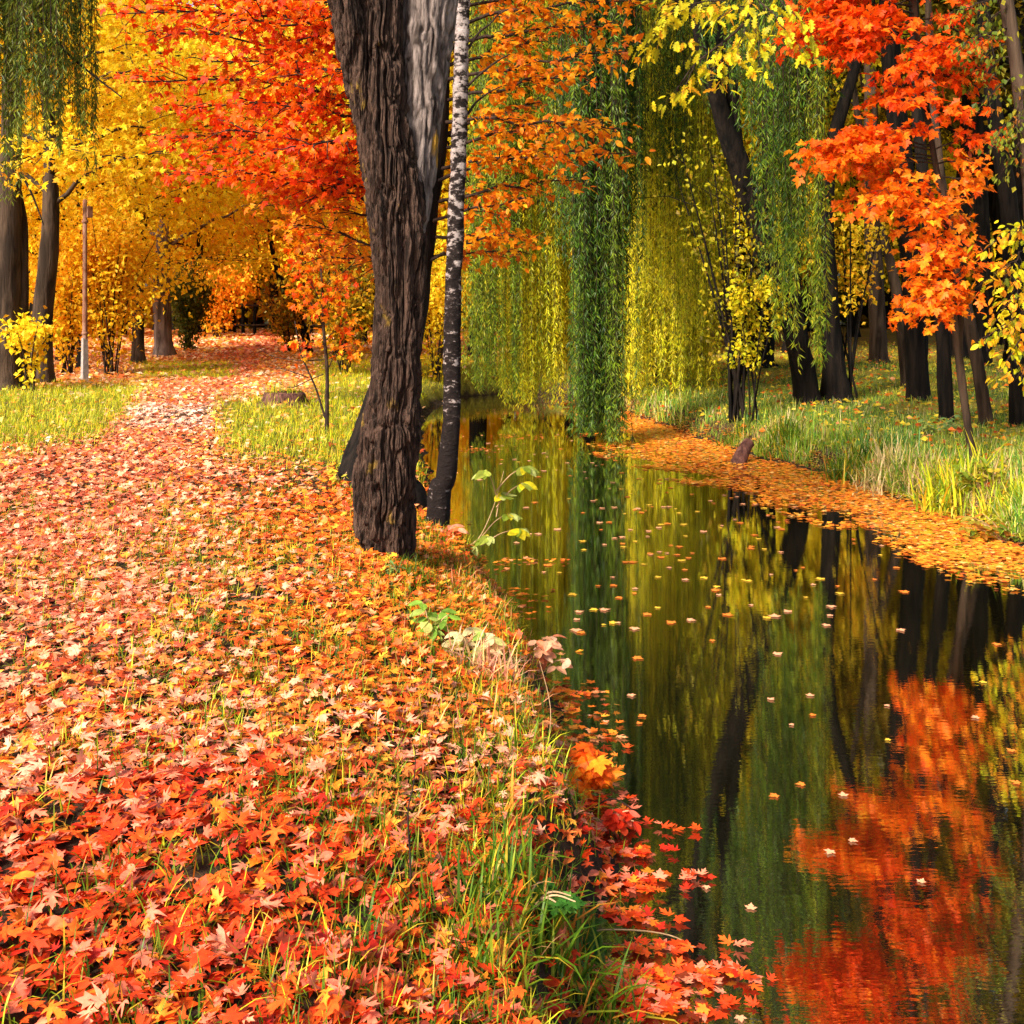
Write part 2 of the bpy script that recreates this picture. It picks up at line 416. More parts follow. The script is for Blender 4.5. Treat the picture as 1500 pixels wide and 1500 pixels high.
def build_ground():
    ys = np.concatenate([[-300, -120, -50, -20, -8], np.arange(-4, 12, 0.09), np.arange(12, 30, 0.16), np.arange(30, 66, 0.8), [70, 80, 100, 150, 250, 500, 900]])
    xs = np.concatenate([[-900, -400, -150, -60], np.arange(-32, -6, 0.8), np.arange(-6, -2.5, 0.2), np.arange(-2.5, 7, 0.07), np.arange(7, 12, 0.25), np.arange(12, 33, 0.8), [60, 150, 400, 900]])
    X, Y = np.meshgrid(xs, ys)
    Z = gz(X, Y)
    v = np.stack([X, Y, Z], -1).reshape(-1, 3)
    ny, nx = X.shape
    i = np.arange(ny - 1)[:, None] * nx; j = np.arange(nx - 1)[None]
    f = np.stack([i + j, i + j + 1, i + nx + j + 1, i + nx + j], -1).reshape(-1, 4)
    x, y, z = v.T
    c = np.tile(np.array([0.05, 0.028, 0.015]), (len(v), 1))
    nn = n2(x, y, 0.9, 11)[:, None]
    right = (x > 0.5 * (xl(y) + xr(y)))
    grass = np.array([0.085, 0.11, 0.018]); ylw = np.array([0.28, 0.2, 0.03]); ora = np.array([0.42, 0.19, 0.06])
    cr = grass * (1 - smooth(.35, .6, nn)) + ylw * smooth(.35, .6, nn)
    s = np.where(right, x - xr(y), xl(y) - x)[:, None]
    c = np.where(right[:, None], c * (1 - smooth(.3, .9, s)) + cr * smooth(.3, .9, s), c)
    far = smooth(13, 24, y)[:, None]
    yy = np.maximum(y, 1.0)
    px, py = proj(x, yy, z)
    gr = grassiness(px, py)[:, None] * (y > 1)[:, None]
    cl = (ora * (1 - gr) + (grass * .7 + ylw * .4) * gr)
    c = np.where(~right[:, None], c * (1 - far) + cl * far, c)
    cb = ylw * (1 - nn) + ora * nn
    back = smooth(27, 30, y)[:, None] * (x > -6)[:, None]
    c = c * (1 - back * .6) + cb * back * .6
    c = np.where((z < -0.6)[:, None], np.array([0.03, 0.02, 0.012]), c)
    a = Acc(); a.add(v, f, c)
    tag(a.build('ground', mat_ground()), kind='structure')

def build_water():
    a = Acc()
    a.add([(-6, -40, WATER), (9, -40, WATER), (9, 32, WATER), (-6, 32, WATER)], [[0, 1, 2, 3]])
    tag(a.build('canal_water', mat_water(), smooth_shade=False), kind='structure')

build_ground(); build_water()

# ------------------------------------------------------------------ leaf carpet, grass
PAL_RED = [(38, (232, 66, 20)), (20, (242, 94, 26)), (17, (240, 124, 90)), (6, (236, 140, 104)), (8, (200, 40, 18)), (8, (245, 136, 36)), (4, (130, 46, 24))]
PAL_MID = [(28, (246, 128, 56)), (32, (248, 164, 126)), (12, (246, 172, 134)), (10, (232, 88, 42)), (12, (250, 156, 50)), (6, (176, 70, 40))]  # pinks paint in sky sheen, along with the leaves' own pale undersides
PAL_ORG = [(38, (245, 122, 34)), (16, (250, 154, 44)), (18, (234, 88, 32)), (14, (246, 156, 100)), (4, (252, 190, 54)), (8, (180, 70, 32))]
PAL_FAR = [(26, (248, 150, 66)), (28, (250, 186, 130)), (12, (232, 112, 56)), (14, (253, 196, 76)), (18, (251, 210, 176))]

def carpet():
    acc = Acc()
    def zone(y0, y1, dens, s0, s1, temps, ymaxw, litter=False):
        w0 = lambda y: -(0.50 * y + 1.2)
        area = (y1 - y0) * (ymaxw + 1.5)
        n = int(dens * area)
        y = rng.uniform(y0, y1, n); x = rng.uniform(-ymaxw, 1.2, n)
        sl = xl(y) - x
        keep = (x > w0(y)) & (sl > -0.02)
        x, y, sl = x[keep], y[keep], sl[keep]
        z = gz(x, y)
        px, py = proj(x, y, z)
        g = grassiness(px, py)
        thin = np.where(n2(x, y, 2.2, 21) > 0.58, 0.45, 0.0)
        steep = smooth(0.30, 0.12, sl) * 0.5
        keep = rng.random(len(x)) > np.maximum(np.maximum(g * 0.93, thin), steep)
        x, y, z, px, py = x[keep], y[keep], z[keep], px[keep], py[keep]
        n = len(x)
        tone = n2(x, y, 1.1, 31) - 0.47
        col = np.zeros((n, 3)); q = rng.random(n)
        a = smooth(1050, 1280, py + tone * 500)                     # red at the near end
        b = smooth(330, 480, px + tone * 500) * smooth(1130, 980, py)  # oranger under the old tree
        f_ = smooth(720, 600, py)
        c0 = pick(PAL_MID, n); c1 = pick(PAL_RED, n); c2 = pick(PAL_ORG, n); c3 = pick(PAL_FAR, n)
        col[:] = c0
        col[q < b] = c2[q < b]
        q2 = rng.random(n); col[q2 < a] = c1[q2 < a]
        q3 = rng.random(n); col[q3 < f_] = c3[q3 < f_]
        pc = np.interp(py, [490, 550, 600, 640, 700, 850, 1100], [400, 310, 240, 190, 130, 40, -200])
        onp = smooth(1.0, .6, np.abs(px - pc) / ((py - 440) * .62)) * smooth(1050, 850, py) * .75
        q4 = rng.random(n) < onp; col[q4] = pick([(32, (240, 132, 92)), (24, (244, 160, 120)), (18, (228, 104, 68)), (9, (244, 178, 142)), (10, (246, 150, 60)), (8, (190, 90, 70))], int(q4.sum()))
        bare = (np.abs(px - 245) < 62) & (np.abs(py - 612) < 17) & (rng.random(n) < .7)  # sun patch on the path painted in: leaves whitened, ground still covered
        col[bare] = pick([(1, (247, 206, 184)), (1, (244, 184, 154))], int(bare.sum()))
        size = rng.uniform(s0, s1, n)
        if litter: col = col * rng.uniform(.6, 1.0, (n, 1)) * np.array([1, .95, .85])
        tilt = (.2 if litter else 1) * np.where(rng.random(n) < 0.18, 0.9, 0.30)[:, None]
        nr = np.array([0, 0, 1.0]) + rng.normal(0, 1, (n, 3)) * tilt * np.array([1, 1, .3])
        th = rng.uniform(0, 2 * PI, n)
        yd = np.stack([np.cos(th), np.sin(th), rng.normal(0, .25, n)], -1)
        pos = np.stack([x, y, z + 0.006 + (0.004 if litter else .012) + rng.random(n) ** 2 * (0.006 if litter else 0.05)], -1) - yd * size[:, None] * 0.4
        pos[:, 2] = np.maximum(pos[:, 2], gz(pos[:, 0], pos[:, 1]) + (.006 if litter else .016))
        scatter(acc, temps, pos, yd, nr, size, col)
    zone(1.2, 5, 520, .04, .065, star, 3.6, True)
    zone(5, 9, 320, .05, .08, star, 5.6, True)
    zone(9, 15, 170, .06, .09, diam, 8.5, True)
    zone(1.2, 4.4, 800, .030, .068, spiky + spiky + maple[:2] + oval[:1], 3.4)
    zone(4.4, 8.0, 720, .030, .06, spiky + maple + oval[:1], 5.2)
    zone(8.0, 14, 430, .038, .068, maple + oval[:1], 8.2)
    zone(14, 22, 200, .06, .10, star, 12)
    zone(22, 34, 75, .09, .16, diam, 17)
    zone(34, 62, 26, .14, .26, diam, 28)
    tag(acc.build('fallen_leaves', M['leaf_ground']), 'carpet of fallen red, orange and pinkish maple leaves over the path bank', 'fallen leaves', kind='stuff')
carpet()

PAL_GR = deep([(28, (142, 164, 44)), (24, (184, 190, 56)), (20, (216, 206, 64)), (12, (100, 130, 36)), (8, (230, 204, 130)), (8, (236, 184, 70))])
PAL_GRN = deep([(30, (92, 124, 30)), (24, (68, 98, 26)), (14, (136, 146, 44)), (8, (206, 176, 70)), (6, (214, 140, 70))])
PAL_GRY = deep([(30, (238, 214, 40)), (26, (214, 208, 46)), (16, (250, 216, 60)), (12, (160, 184, 44))])
def blades_at(acc, x, y, length, col, lean=0.35, z=None):
    n = len(x)
    th = rng.uniform(0, 2 * PI, n)
    up = np.array([0, 0, 1.0]) + np.stack([np.cos(th), np.sin(th), np.zeros(n)], -1) * rng.uniform(0, lean, n)[:, None]
    yd = np.stack([np.cos(th), np.sin(th), np.zeros(n)], -1)
    zz = gz(x, y) if z is None else z
    pos = np.stack([x, y, zz - 0.01], -1)
    # blade template grows along +Z, bends towards +Y
    scatter(acc, blades, pos, yd - up * 0.0, up, length, col)

def grass():
    acc = Acc()
    # lawn patches on the path bank
    n = 260000
    y = 4 + (45 - 4) * rng.random(n) ** 1.5; x = rng.uniform(-1, 1, n) * 0.5 * (0.52 * y + 1.5) * 1.0
    x = -rng.random(n) * (0.50 * y + 1.5)
    ok = (xl(y) - x) > 0.15
    x, y = x[ok], y[ok]; px, py = proj(x, y, gz(x, y)); g = grassiness(px, py)
    k = rng.random(len(x)) < g * 1.0 * np.minimum(1, 18 / y)
    x, y, px, py = x[k], y[k], px[k], py[k]
    col = pick(PAL_GR, len(x)); cy = pick(PAL_GRY, len(x)); m = rng.random(len(x)) < smooth(575, 550, py) + 0.25
    col[m] = cy[m]
    blades_at(acc, x, y, rng.uniform(.08, .17, len(x)) * (.55 + .45 * smooth(9.5, 12.5, y)), col, 0.9)
    # stray tufts pushing through the leaves
    for _ in range(1000):
        ty = rng.uniform(2.3, 9.5); tx = rng.uniform(-0.48 * ty, float(xl(ty)) - .12)
        if rng.random() < 0.5: tx = float(xl(ty)) - abs(rng.normal(0.4, 0.45)) - .08
        m = rng.integers(8, 34); r = rng.uniform(.03, .14)
        x = tx + rng.normal(0, r, m); y = ty + rng.normal(0, r, m)
        near = ty < 5.5
        blades_at(acc, x, y, rng.uniform(.07, .135, m), pick(PAL_GRN if rng.random() < .65 else PAL_GR, m), 1.1)
    # rough grass and dry stalks along the near bank edge
    n = 4600
    y = rng.uniform(2.6, 9.5, n); x = xl(y) - np.abs(rng.normal(0.15, 0.3, n)) - 0.02
    dens = smooth(.35, .6, n2(x, y, 1.3, 41)); k = rng.random(n) < dens
    x, y = x[k], y[k]
    blades_at(acc, x, y, rng.uniform(.06, .19, len(x)), pick(PAL_GRN + [(40, (226, 150, 100)), (20, (236, 176, 110))], len(x)), 0.9)
    tag(acc.build('grass', M['grass'], smooth_shade=False), 'short grass in patches among the fallen leaves beside the path', 'grass', kind='stuff')
    # far bank
    acc = Acc()
    n = 320000
    y = 5 + (40 - 5) * rng.random(n) ** 1.5; x = xr(y) + 0.05 + np.maximum(0.52 * y + 2.5 - xr(y), 3.0) * rng.random(n) ** 1.4
    s = x - xr(y); py = proj(x, y, gz(x, y))[1]
    edge = smooth(2.2, 0.4, s)
    pt = n2(x, y, 1.2, 51)
    k = (rng.random(n) < np.minimum(1, 15 / y) * (0.35 + 0.65 * smooth(.36, .55, pt))) & (s > 0.02)
    x, y, s, edge, pt = x[k], y[k], s[k], edge[k], pt[k]
    m = len(x)
    col = pick([(30, (132, 168, 46)), (26, (174, 186, 58)), (16, (90, 150, 60)), (12, (214, 200, 90)), (10, (230, 208, 150))], m)
    cy = pick([(2, (250, 236, 70)), (2, (214, 226, 70)), (1, (255, 226, 90))], m); q = rng.random(m) < smooth(2.5, 6, s) * smooth(.36, .5, pt) * .9; col[q] = cy[q]  # back lawn yellowed and lightened in patches, sunlight put into the blade colour
    cd = pick([(1, (214, 186, 130)), (1, (196, 160, 110)), (1, (150, 130, 60))], m); q = rng.random(m) < smooth(.5, .62, n2(x, y, .8, 61)) * .6 * edge; col[q] = cd[q]
    blades_at(acc, x, y, rng.uniform(.08, .17, m) + edge * rng.uniform(.02, .30, m) * smooth(.3, .6, n2(x, y, 1.7, 57)), col, 0.8)
    n = 9000
    y = 5 + 37 * rng.random(n) ** 1.4; x = xr(y) + .25 + np.maximum(0.52 * y + 2.5 - xr(y), 3.0) * rng.random(n)
    pos = np.stack([x, y, gz(x, y) + .03 + rng.random(n) * .06], -1); th = rng.uniform(0, 2 * PI, n)
    scatter(acc, diam, pos, np.stack([np.cos(th), np.sin(th), th * 0], -1), randdir(n, 2.0), rng.uniform(.06, .13, n), pick(PAL_ORG + [(110, (246, 210, 60))], n))
    tag(acc.build('bank_grass', M['grass'], smooth_shade=False), 'long tousled green and straw grass on the bank across the water', 'grass', kind='stuff')
grass()

# ------------------------------------------------------------------ leaves on the water
def rafts():
    acc = Acc()
    n = 30000
    y = rng.uniform(4.5, 25, n)
    inner = np.interp(y, [4.5, 7.5, 9.2, 10.5, 13.1, 15.3, 17, 19, 21, 25], [5.0, 4.6, 3.9, 3.35, 2.85, 1.95, 1.6, 1.7, 1.7, 1.2])
    x = inner - 0.5 + (xr(y) + 0.25 - inner + 0.5) * rng.random(n)
    pt = n2(x, y, 1.6, 71)
    k = rng.random(n) < smooth(-0.35, 0.25, (x - inner) + (pt - .47) * 2.6) * np.where(y < 9.5, .7, 1)
    x, y = x[k], y[k]; n = len(x); th = rng.uniform(0, 2 * PI, n)
    pos = np.stack([x, y, np.maximum(WATER, gz(x, y)) + .006 + rng.random(n) * .012], -1)
    scatter(acc, flatm, pos, np.stack([np.cos(th), np.sin(th), rng.normal(0, .04, n)], -1), randdir(n, 9.0), rng.uniform(.035, .075, n), pick([(38, (248, 146, 40)), (24, (251, 168, 52)), (20, (240, 116, 38)), (10, (250, 190, 104)), (8, (196, 86, 42))], n))
    tag(acc.build('floating_leaves', M['leaf_float'], smooth_shade=False), 'thick orange raft of leaves floating along the grassy bank', 'floating leaves', kind='stuff')
    acc = Acc()
    def clump(px, py, w, h, n, sz, pal):
        d = F * (CAMZ - WATER) / (py - 440)
        X = (px - 750) / F * d
        n = int(n * 1.7); x = X + rng.normal(0, .5, n) * w / F * d; y = d + rng.normal(0, .5, n) * h * d * d / (F * 2.3)
        ok = x > xl(y) - .1; x, y = x[ok], y[ok]; n = len(x); th = rng.uniform(0, 2 * PI, n)
        pos = np.stack([x, y, WATER + .006 + rng.random(n) * .02], -1)
        scatter(acc, flats + flatm, pos, np.stack([np.cos(th), np.sin(th), rng.normal(0, .06, n)], -1), randdir(n, 8), rng.uniform(sz * .55, sz * 1.0, n), pick(pal, n))
    for (px, py, w, h, n, sz) in [(945, 1450, 110, 26, 44, .062), (985, 1432, 130, 12, 26, .062), (965, 1395, 100, 10, 18, .062), (925, 1345, 50, 14, 14, .062), (925, 1300, 60, 14, 20, .06), (960, 1290, 90, 6, 14, .06), (925, 1250, 70, 12, 20, .06),
                                  (940, 1215, 80, 6, 10, .06), (890, 1180, 50, 16, 18, .06), (870, 1130, 44, 20, 20, .06), (850, 1080, 50, 20, 22, .06), (825, 1040, 70, 10, 22, .06), (800, 1010, 60, 14, 26, .06), (840, 1018, 60, 4, 8, .06),
                                  (765, 960, 60, 20, 26, .06), (735, 900, 60, 16, 26, .06), (720, 868, 70, 10, 26, .055), (690, 830, 70, 10, 26, .055), (640, 760, 50, 14, 24, .055), (630, 700, 40, 12, 20, .055), (705, 660, 60, 3, 26, .055),
                                  (740, 822, 110, 2, 20, .055), (950, 1480, 140, 12, 26, .062), (1040, 1428, 60, 3, 6, .06), (760, 640, 80, 3, 20, .055)]:
        clump(px, py, w, h, n, sz, PAL_RED if py > 1150 else PAL_ORG)
    tag(acc.build('shore_leaves', M['leaf_float'], smooth_shade=False), 'red and orange leaves gathered on the water against the path bank', 'floating leaves', kind='stuff')
    # single leaves out on the open water
    kinds = [('orange', (240, 130, 50), 'small orange leaf floating alone on the dark open water', 'orange leaves floating singly'),
             ('pale', (240, 164, 120), 'pale pinkish leaf floating alone on the dark open water', 'pale leaves floating singly'),
             ('yellow', (240, 190, 60), 'small yellow leaf floating alone on the dark open water', 'yellow leaves floating singly')]
    protos = []
    for k, (nm, c, lb, gp) in enumerate(kinds):
        a = Acc(); t = flatm[k % 3]
        v = t[0] * 1.0; v = v - np.array([0, .4, 0])
        a.add(v, t[1], lin(*c, 0.9)); o = a.build('floating_leaf', M['leaf_float'], smooth_shade=False)
        tag(o, lb, 'leaf', gp); protos.append(o)
    spots = []
    for _ in range(150): spots.append((rng.normal(960, 120), 655 + abs(rng.normal(0, 130))))
    for _ in range(70): spots.append((rng.uniform(820, 1330), rng.uniform(720, 930)))
    for _ in range(24): spots.append((rng.uniform(690, 840), rng.uniform(600, 680)))
    spots += [(935, 965), (1038, 890), (888, 1058), (940, 1050), (936, 1060), (1160, 1063), (1190, 1048), (1133, 1167), (1172, 1150), (1300, 1085), (1428, 1052), (1250, 1233), (1350, 1292), (1487, 1147), (1235, 1165), (1130, 1025), (1035, 1302), (1480, 1100), (1300, 1035), (1210, 917), (1440, 1000), (1460, 945), (1100, 1330), (1085, 1495), (925, 1020), (1215, 1250)]
    used = [0, 0, 0]
    for (px, py) in spots:
        d = F * (CAMZ - WATER) / (py - 440); x = (px - 750) / F * d
        if d > 24 or x < xl(d) + .15 or x > xr(d) - .5: continue
        if py > 1000: s = rng.uniform(.03, .05)
        else: s = rng.uniform(.035, .085)
        k = int(rng.choice(3, p=[.4, .42, .18]))
        o = protos[k] if used[k] == 0 else protos[k].copy()
        if used[k]: COL.objects.link(o)
        used[k] += 1
        o.location = (x, d, WATER + .006); o.rotation_euler = (rng.normal(0, .02), rng.normal(0, .02), rng.uniform(0, 6.28)); o.scale = (s, s, s)
rafts()

# ------------------------------------------------------------------ trunk, branch and foliage builders
def trunk_px(rows, d, extra=None):
    """rows: (px, py, width px) from the foot upwards, seen at depth d (number or list)"""
    ds = d if hasattr(d, '__len__') else [d] * len(rows)
    pts = [P(a, b, q) for (a, b, w), q in zip(rows, ds)]
    r = [w * q / F / 2 for (a, b, w), q in zip(rows, ds)]
    if extra:
        for (p, rr) in extra: pts.append(np.array(p, float)); r.append(rr)
    return pts, r

def ground_foot(pts, r, flare=1.35):
    x, y = pts[0][0], pts[0][1]
    z = float(gz(x, y))
    pts[0][2] = z + 0.12
    if len(pts) > 1 and pts[1][2] < pts[0][2] + 0.2: pts[1][2] = pts[0][2] + .25
    pts = [np.array([x, y, z - 0.25]), np.array([x, y, z - .02])] + pts
    r = [r[0] * flare * 1.12, r[0] * flare] + list(r)
    return pts, r

def rough_trunk(acc, pts, r, n=18, m=60, rough=0.18, seed=0, rs=7.0):
    p, rr = resample(pts, r, m)
    v, f = tube(p, rr, n, rough, seed, rs)
    acc.add(v, f)

def curve(a, b, sag=0.0, wob=0.06, n=9):
    a = np.asarray(a, float); b = np.asarray(b, float)
    t = np.linspace(0, 1, n)[:, None]
    L = np.linalg.norm(b - a)
    p = a + (b - a) * t
    p = p + np.array([0, 0, 1.0]) * (sag * L * (4 * t * (1 - t)))
    p = p + rng.normal(0, wob * L * .25, (n, 3)) * np.sin(t * PI)
    return p

def spray(wood, leaves, a, b, r0, pal, size, temps, side=0.38, step=0.13, lstep=0.045, droop=0.25, sag=0.05, jit=0.05, layers=1, start=0.15, flat=0.35):
    """a branch from a to b with side twigs, leaves along the twigs"""
    a = np.asarray(a, float); b = np.asarray(b, float)
    p = curve(a, b, sag)
    L = np.linalg.norm(b - a)
    wood.add(*tube(p, np.linspace(r0, r0 * .25, len(p)), 6))
    pos = []; dr = []
    k = max(3, int(L / step))
    main = (b - a) / L
    for i in range(k):
        t = start + (1 - start) * (i + rng.random()) / k
        q = np.array([np.interp(t * (len(p) - 1), np.arange(len(p)), p[:, c]) for c in range(3)])
        s = 1 if i % 2 else -1
        perp = np.cross(main, [0, 0, 1.0]); perp /= max(np.linalg.norm(perp), 1e-6)
        ln = side * (1.15 - 0.6 * t) * rng.uniform(.6, 1.25)
        dd = main * .6 + perp * s * rng.uniform(.5, 1.0) + np.array([0, 0, rng.normal(0, flat) - droop * .5])
        dd /= np.linalg.norm(dd)
        e = q + dd * ln + np.array([0, 0, -droop * ln * .5])
        tw = curve(q, e, 0.06, .1, 5)
        wood.add(*tube(tw, np.linspace(r0 * .3, r0 * .12, 5), 4))
        m = max(3, int(ln / lstep)) * layers
        u = rng.random(m) ** .8
        pp = np.stack([np.interp(u * 4, np.arange(5), tw[:, c]) for c in range(3)], -1) + rng.normal(0, jit, (m, 3))
        pos.append(pp); dr.append(np.tile(dd, (m, 1)))
    pos = np.concatenate(pos); dr = np.concatenate(dr); n = len(pos)
    yd = dr * .5 + rng.normal(0, .55, (n, 3)) + np.array([0, 0, -droop - .25])
    nr = np.array([0, -.25, 1.0]) + rng.normal(0, .5, (n, 3))
    scatter(leaves, temps, pos, yd, nr, rng.uniform(.7, 1.2, n) * size, pick(pal, n, .15))

def gen_tree(name, label, cat, group, h, base_h, rad, nl, size, pal, bark, r0, temps=diam, lean=(0, 0), limbs=16, seed=1, spreadk=1.0, droop=0.1):
    """a free-standing tree at the origin: tapered trunk, limbs, twigs, crown of separate leaves in clumps"""
    root = thing(name, label, cat, (0, 0, 0), group)
    wood = Acc(); lv = Acc()
    top = np.array([lean[0] * h, lean[1] * h, h])
    pts = [np.array([0, 0, -.4]), np.array([0, 0, 0.0]), np.array([.0, 0, .35])]
    for t in (0.15, .3, .5, .7, .9): pts.append(top * t + np.array([rng.normal(0, .02), rng.normal(0, .02), 0]) * h * .3 * min(1, t * 3))
    rr = [r0 * 1.5, r0 * 1.35, r0 * 1.02, r0 * .95, r0 * .85, r0 * .65, r0 * .4, r0 * .12]
    P_, R_ = resample(pts, rr, 40)
    wood.add(*tube(P_, R_, 12, .22, seed, 5))
    clump_p = []; 
    for i in range(limbs):
        t = base_h / h + (0.97 - base_h / h) * (i + rng.random() * .8) / limbs
        q = np.array([np.interp(t * h, P_[:, 2], P_[:, c]) for c in range(3)])
        prof = math.sin(min(1.0, (t - base_h / h) / (1 - base_h / h) * .85 + .2) * PI) ** .6
        ln = rad * prof * rng.uniform(.75, 1.15)
        az = i * 2.399 + rng.normal(0, .3)
        e = q + np.array([math.cos(az) * ln, math.sin(az) * ln, ln * rng.uniform(.15, .6)])
        c = curve(q, e, .08, .12, 7)
        rl = max(.012, r0 * .35 * (1 - t * .7))
        wood.add(*tube(c, np.linspace(rl, rl * .25, 7), 6))
        for j in range(6):
            u = rng.uniform(.35, 1.0)
            s = np.array([np.interp(u * 6, np.arange(7), c[:, k]) for k in range(3)])
            dd = (e - q) / max(ln, .01) * .6 + rng.normal(0, .6, 3); dd[2] = dd[2] * .6 - droop
            l2 = ln * rng.uniform(.2, .45) + .25
            e2 = s + dd / np.linalg.norm(dd) * l2
            c2 = curve(s, e2, .05, .12, 4)
            wood.add(*tube(c2, np.linspace(rl * .3, rl * .1, 4), 4))
            clump_p.append((s * .35 + e2 * .65, l2, pick(pal, 1, 0.0)[0]))
    w = np.array([c[1] for c in clump_p]) ** 1.4; w /= w.sum()
    k = rng.choice(len(clump_p), nl, p=w)
    cen = np.array([c[0] for c in clump_p])[k]; sp = np.array([c[1] for c in clump_p])[k]
    pos = cen + rng.normal(0, 1, (nl, 3)) * sp[:, None] * np.array([.42, .42, .26]) * spreadk
    tint = np.array([c[2] for c in clump_p])[k]
    col = tint * .5 + pick(pal, nl, .12) * .5
    yd = rng.normal(0, .8, (nl, 3)) + np.array([0, 0, -.5]); nr = rng.normal(0, .6, (nl, 3)) + np.array([0, -.2, .8])
    keep = pos[:, 2] > .1
    scatter(lv, temps, pos[keep], yd[keep], nr[keep], (rng.uniform(.65, 1.25, nl) * size)[keep], col[keep])
    wood.build('trunk', bark, root); lv.build('crown', M['leaf'], root, smooth_shade=False)
    return root

PAL_YEL = deep([(34, (255, 216, 56)), (28, (255, 230, 76)), (14, (254, 194, 46)), (8, (248, 164, 44)), (10, (248, 230, 90))])
PAL_ORA = deep([(34, (252, 172, 56)), (26, (254, 196, 64)), (14, (246, 136, 44)), (8, (226, 130, 48)), (14, (255, 214, 86))])
PAL_YGR = deep([(30, (214, 200, 44)), (24, (176, 176, 40)), (20, (238, 210, 54)), (12, (128, 140, 34)), (12, (240, 186, 50))])
PAL_OLV = [(30, (110, 100, 20)), (26, (140, 118, 24)), (18, (84, 86, 20)), (14, (170, 130, 26)), (8, (70, 60, 20))]

# ------------------------------------------------------------------ the old furrowed tree on the path bank
def old_tree():
    d = 7.25
    base = P(562, 790, d); base[2] = float(gz(base[0], base[1]))
    root = thing('old_tree', 'thick old tree with deeply furrowed dark bark forking above the water edge', 'tree', base)
    def bark(rows, ds, extra, nth, nz, amp, name, mat, fu, fv, seed, foot=False):
        pts, r = trunk_px(rows, ds, extra)
        if foot:
            b = pts[0].copy()
            pts = [b + np.array([0, 0, -.45]), b + np.array([0, 0, -.2])] + pts
            r = [r[0] * 1.2, r[0] * 1.1] + r
        p, rr = resample(pts, r, nz)
        v, f = tube(p, rr, nth)
        c = np.repeat(p, nth, 0); out = v - c; rad = np.linalg.norm(out, axis=1); out = out / rad[:, None]
        q = v * np.array([fu, fu, fv]); q = q + (fbm(v * np.array([9, 9, 6]), 3, seed + 9)[:, None] - .5) * 1.7
        rd = 1 - np.abs(2 * vnoise(q, seed) - 1)
        rd2 = 1 - np.abs(2 * vnoise(q * 2.1 + 7, seed + 3) - 1)
        lump = fbm(v * np.array([4, 4, 2.2]), 3, seed + 5) - .45
        rd3 = 1 - np.abs(2 * vnoise(q * np.array([3.7, 3.7, 5]) + 3, seed + 4) - 1)
        dsp = amp * (-(np.clip(rd, .6, 1) - .6) * 2.8 - .7 * (np.clip(rd2, .5, 1) - .5) - .3 * np.clip(rd3, .5, 1) + .12) + lump * rad * .22
        th = np.tile(np.arange(nth) / nth * 2 * PI, nz)
        if foot:
            h = v[:, 2] - base[2]
            fl = smooth(.55, -.15, h)
            dsp = dsp + rad * fl * (.14 + .26 * np.sin(th * 5 + 1.0) + .16 * np.sin(th * 3))
        a = Acc(); a.add(v + out * dsp[:, None], f)
        return a.build(name, mat, root, base)
    bark([(564, 800, 74), (562, 770, 84), (563, 700, 95), (573, 620, 88), (581, 540, 76), (585, 460, 76), (585, 400, 80), (579, 300, 88), (565, 200, 84), (554, 100, 76), (556, 0, 68)],
         d, [((-.93, 7.3, 4.6), .15), ((-1.1, 7.4, 6.2), .12), ((-1.3, 7.2, 8.2), .06)], 400, 1000, .042, 'trunk', M['bark_main'], 30, 3.0, 1, True)
    bark([(602, 370, 30), (604, 300, 60), (612, 200, 66), (620, 100, 76), (631, 0, 82)], [7.3, 7.34, 7.38, 7.4, 7.42],
         [((-.46, 7.5, 4.6), .165), ((-.2, 7.7, 6.2), .13), ((.2, 7.9, 8.0), .06)], 200, 360, .022, 'limb', M['bark_pale'], 26, 4, 2)
    bark([(548, 250, 26), (532, 160, 40), (517, 80, 48), (502, 0, 50)], [7.2, 7.18, 7.15, 7.1],
         [((-1.45, 7.0, 4.8), .11), ((-2.0, 6.8, 6.4), .05)], 200, 320, .030, 'limb', M['bark_main'], 30, 3, 3)
    wood, lv = Acc(), Acc()
    for (a, b) in [((-1.1, 7.4, 6.2), (-2.6, 6.8, 8.2)), ((-1.3, 7.2, 8.0), (-.6, 8.6, 9.8)), ((-.2, 7.7, 6.2), (1.3, 8.2, 8.2)), ((.2, 7.9, 7.8), (.6, 6.9, 9.6)), ((-2.0, 6.8, 6.2), (-3.2, 7.6, 7.6))]:
        spray(wood, lv, a, b, .04, PAL_ORA, .10, star, side=.9, step=.25, lstep=.06, jit=.12)
    wood.build('branch', M['bark_main'], root, base); lv.build('crown', M['leaf'], root, base, False)
old_tree()

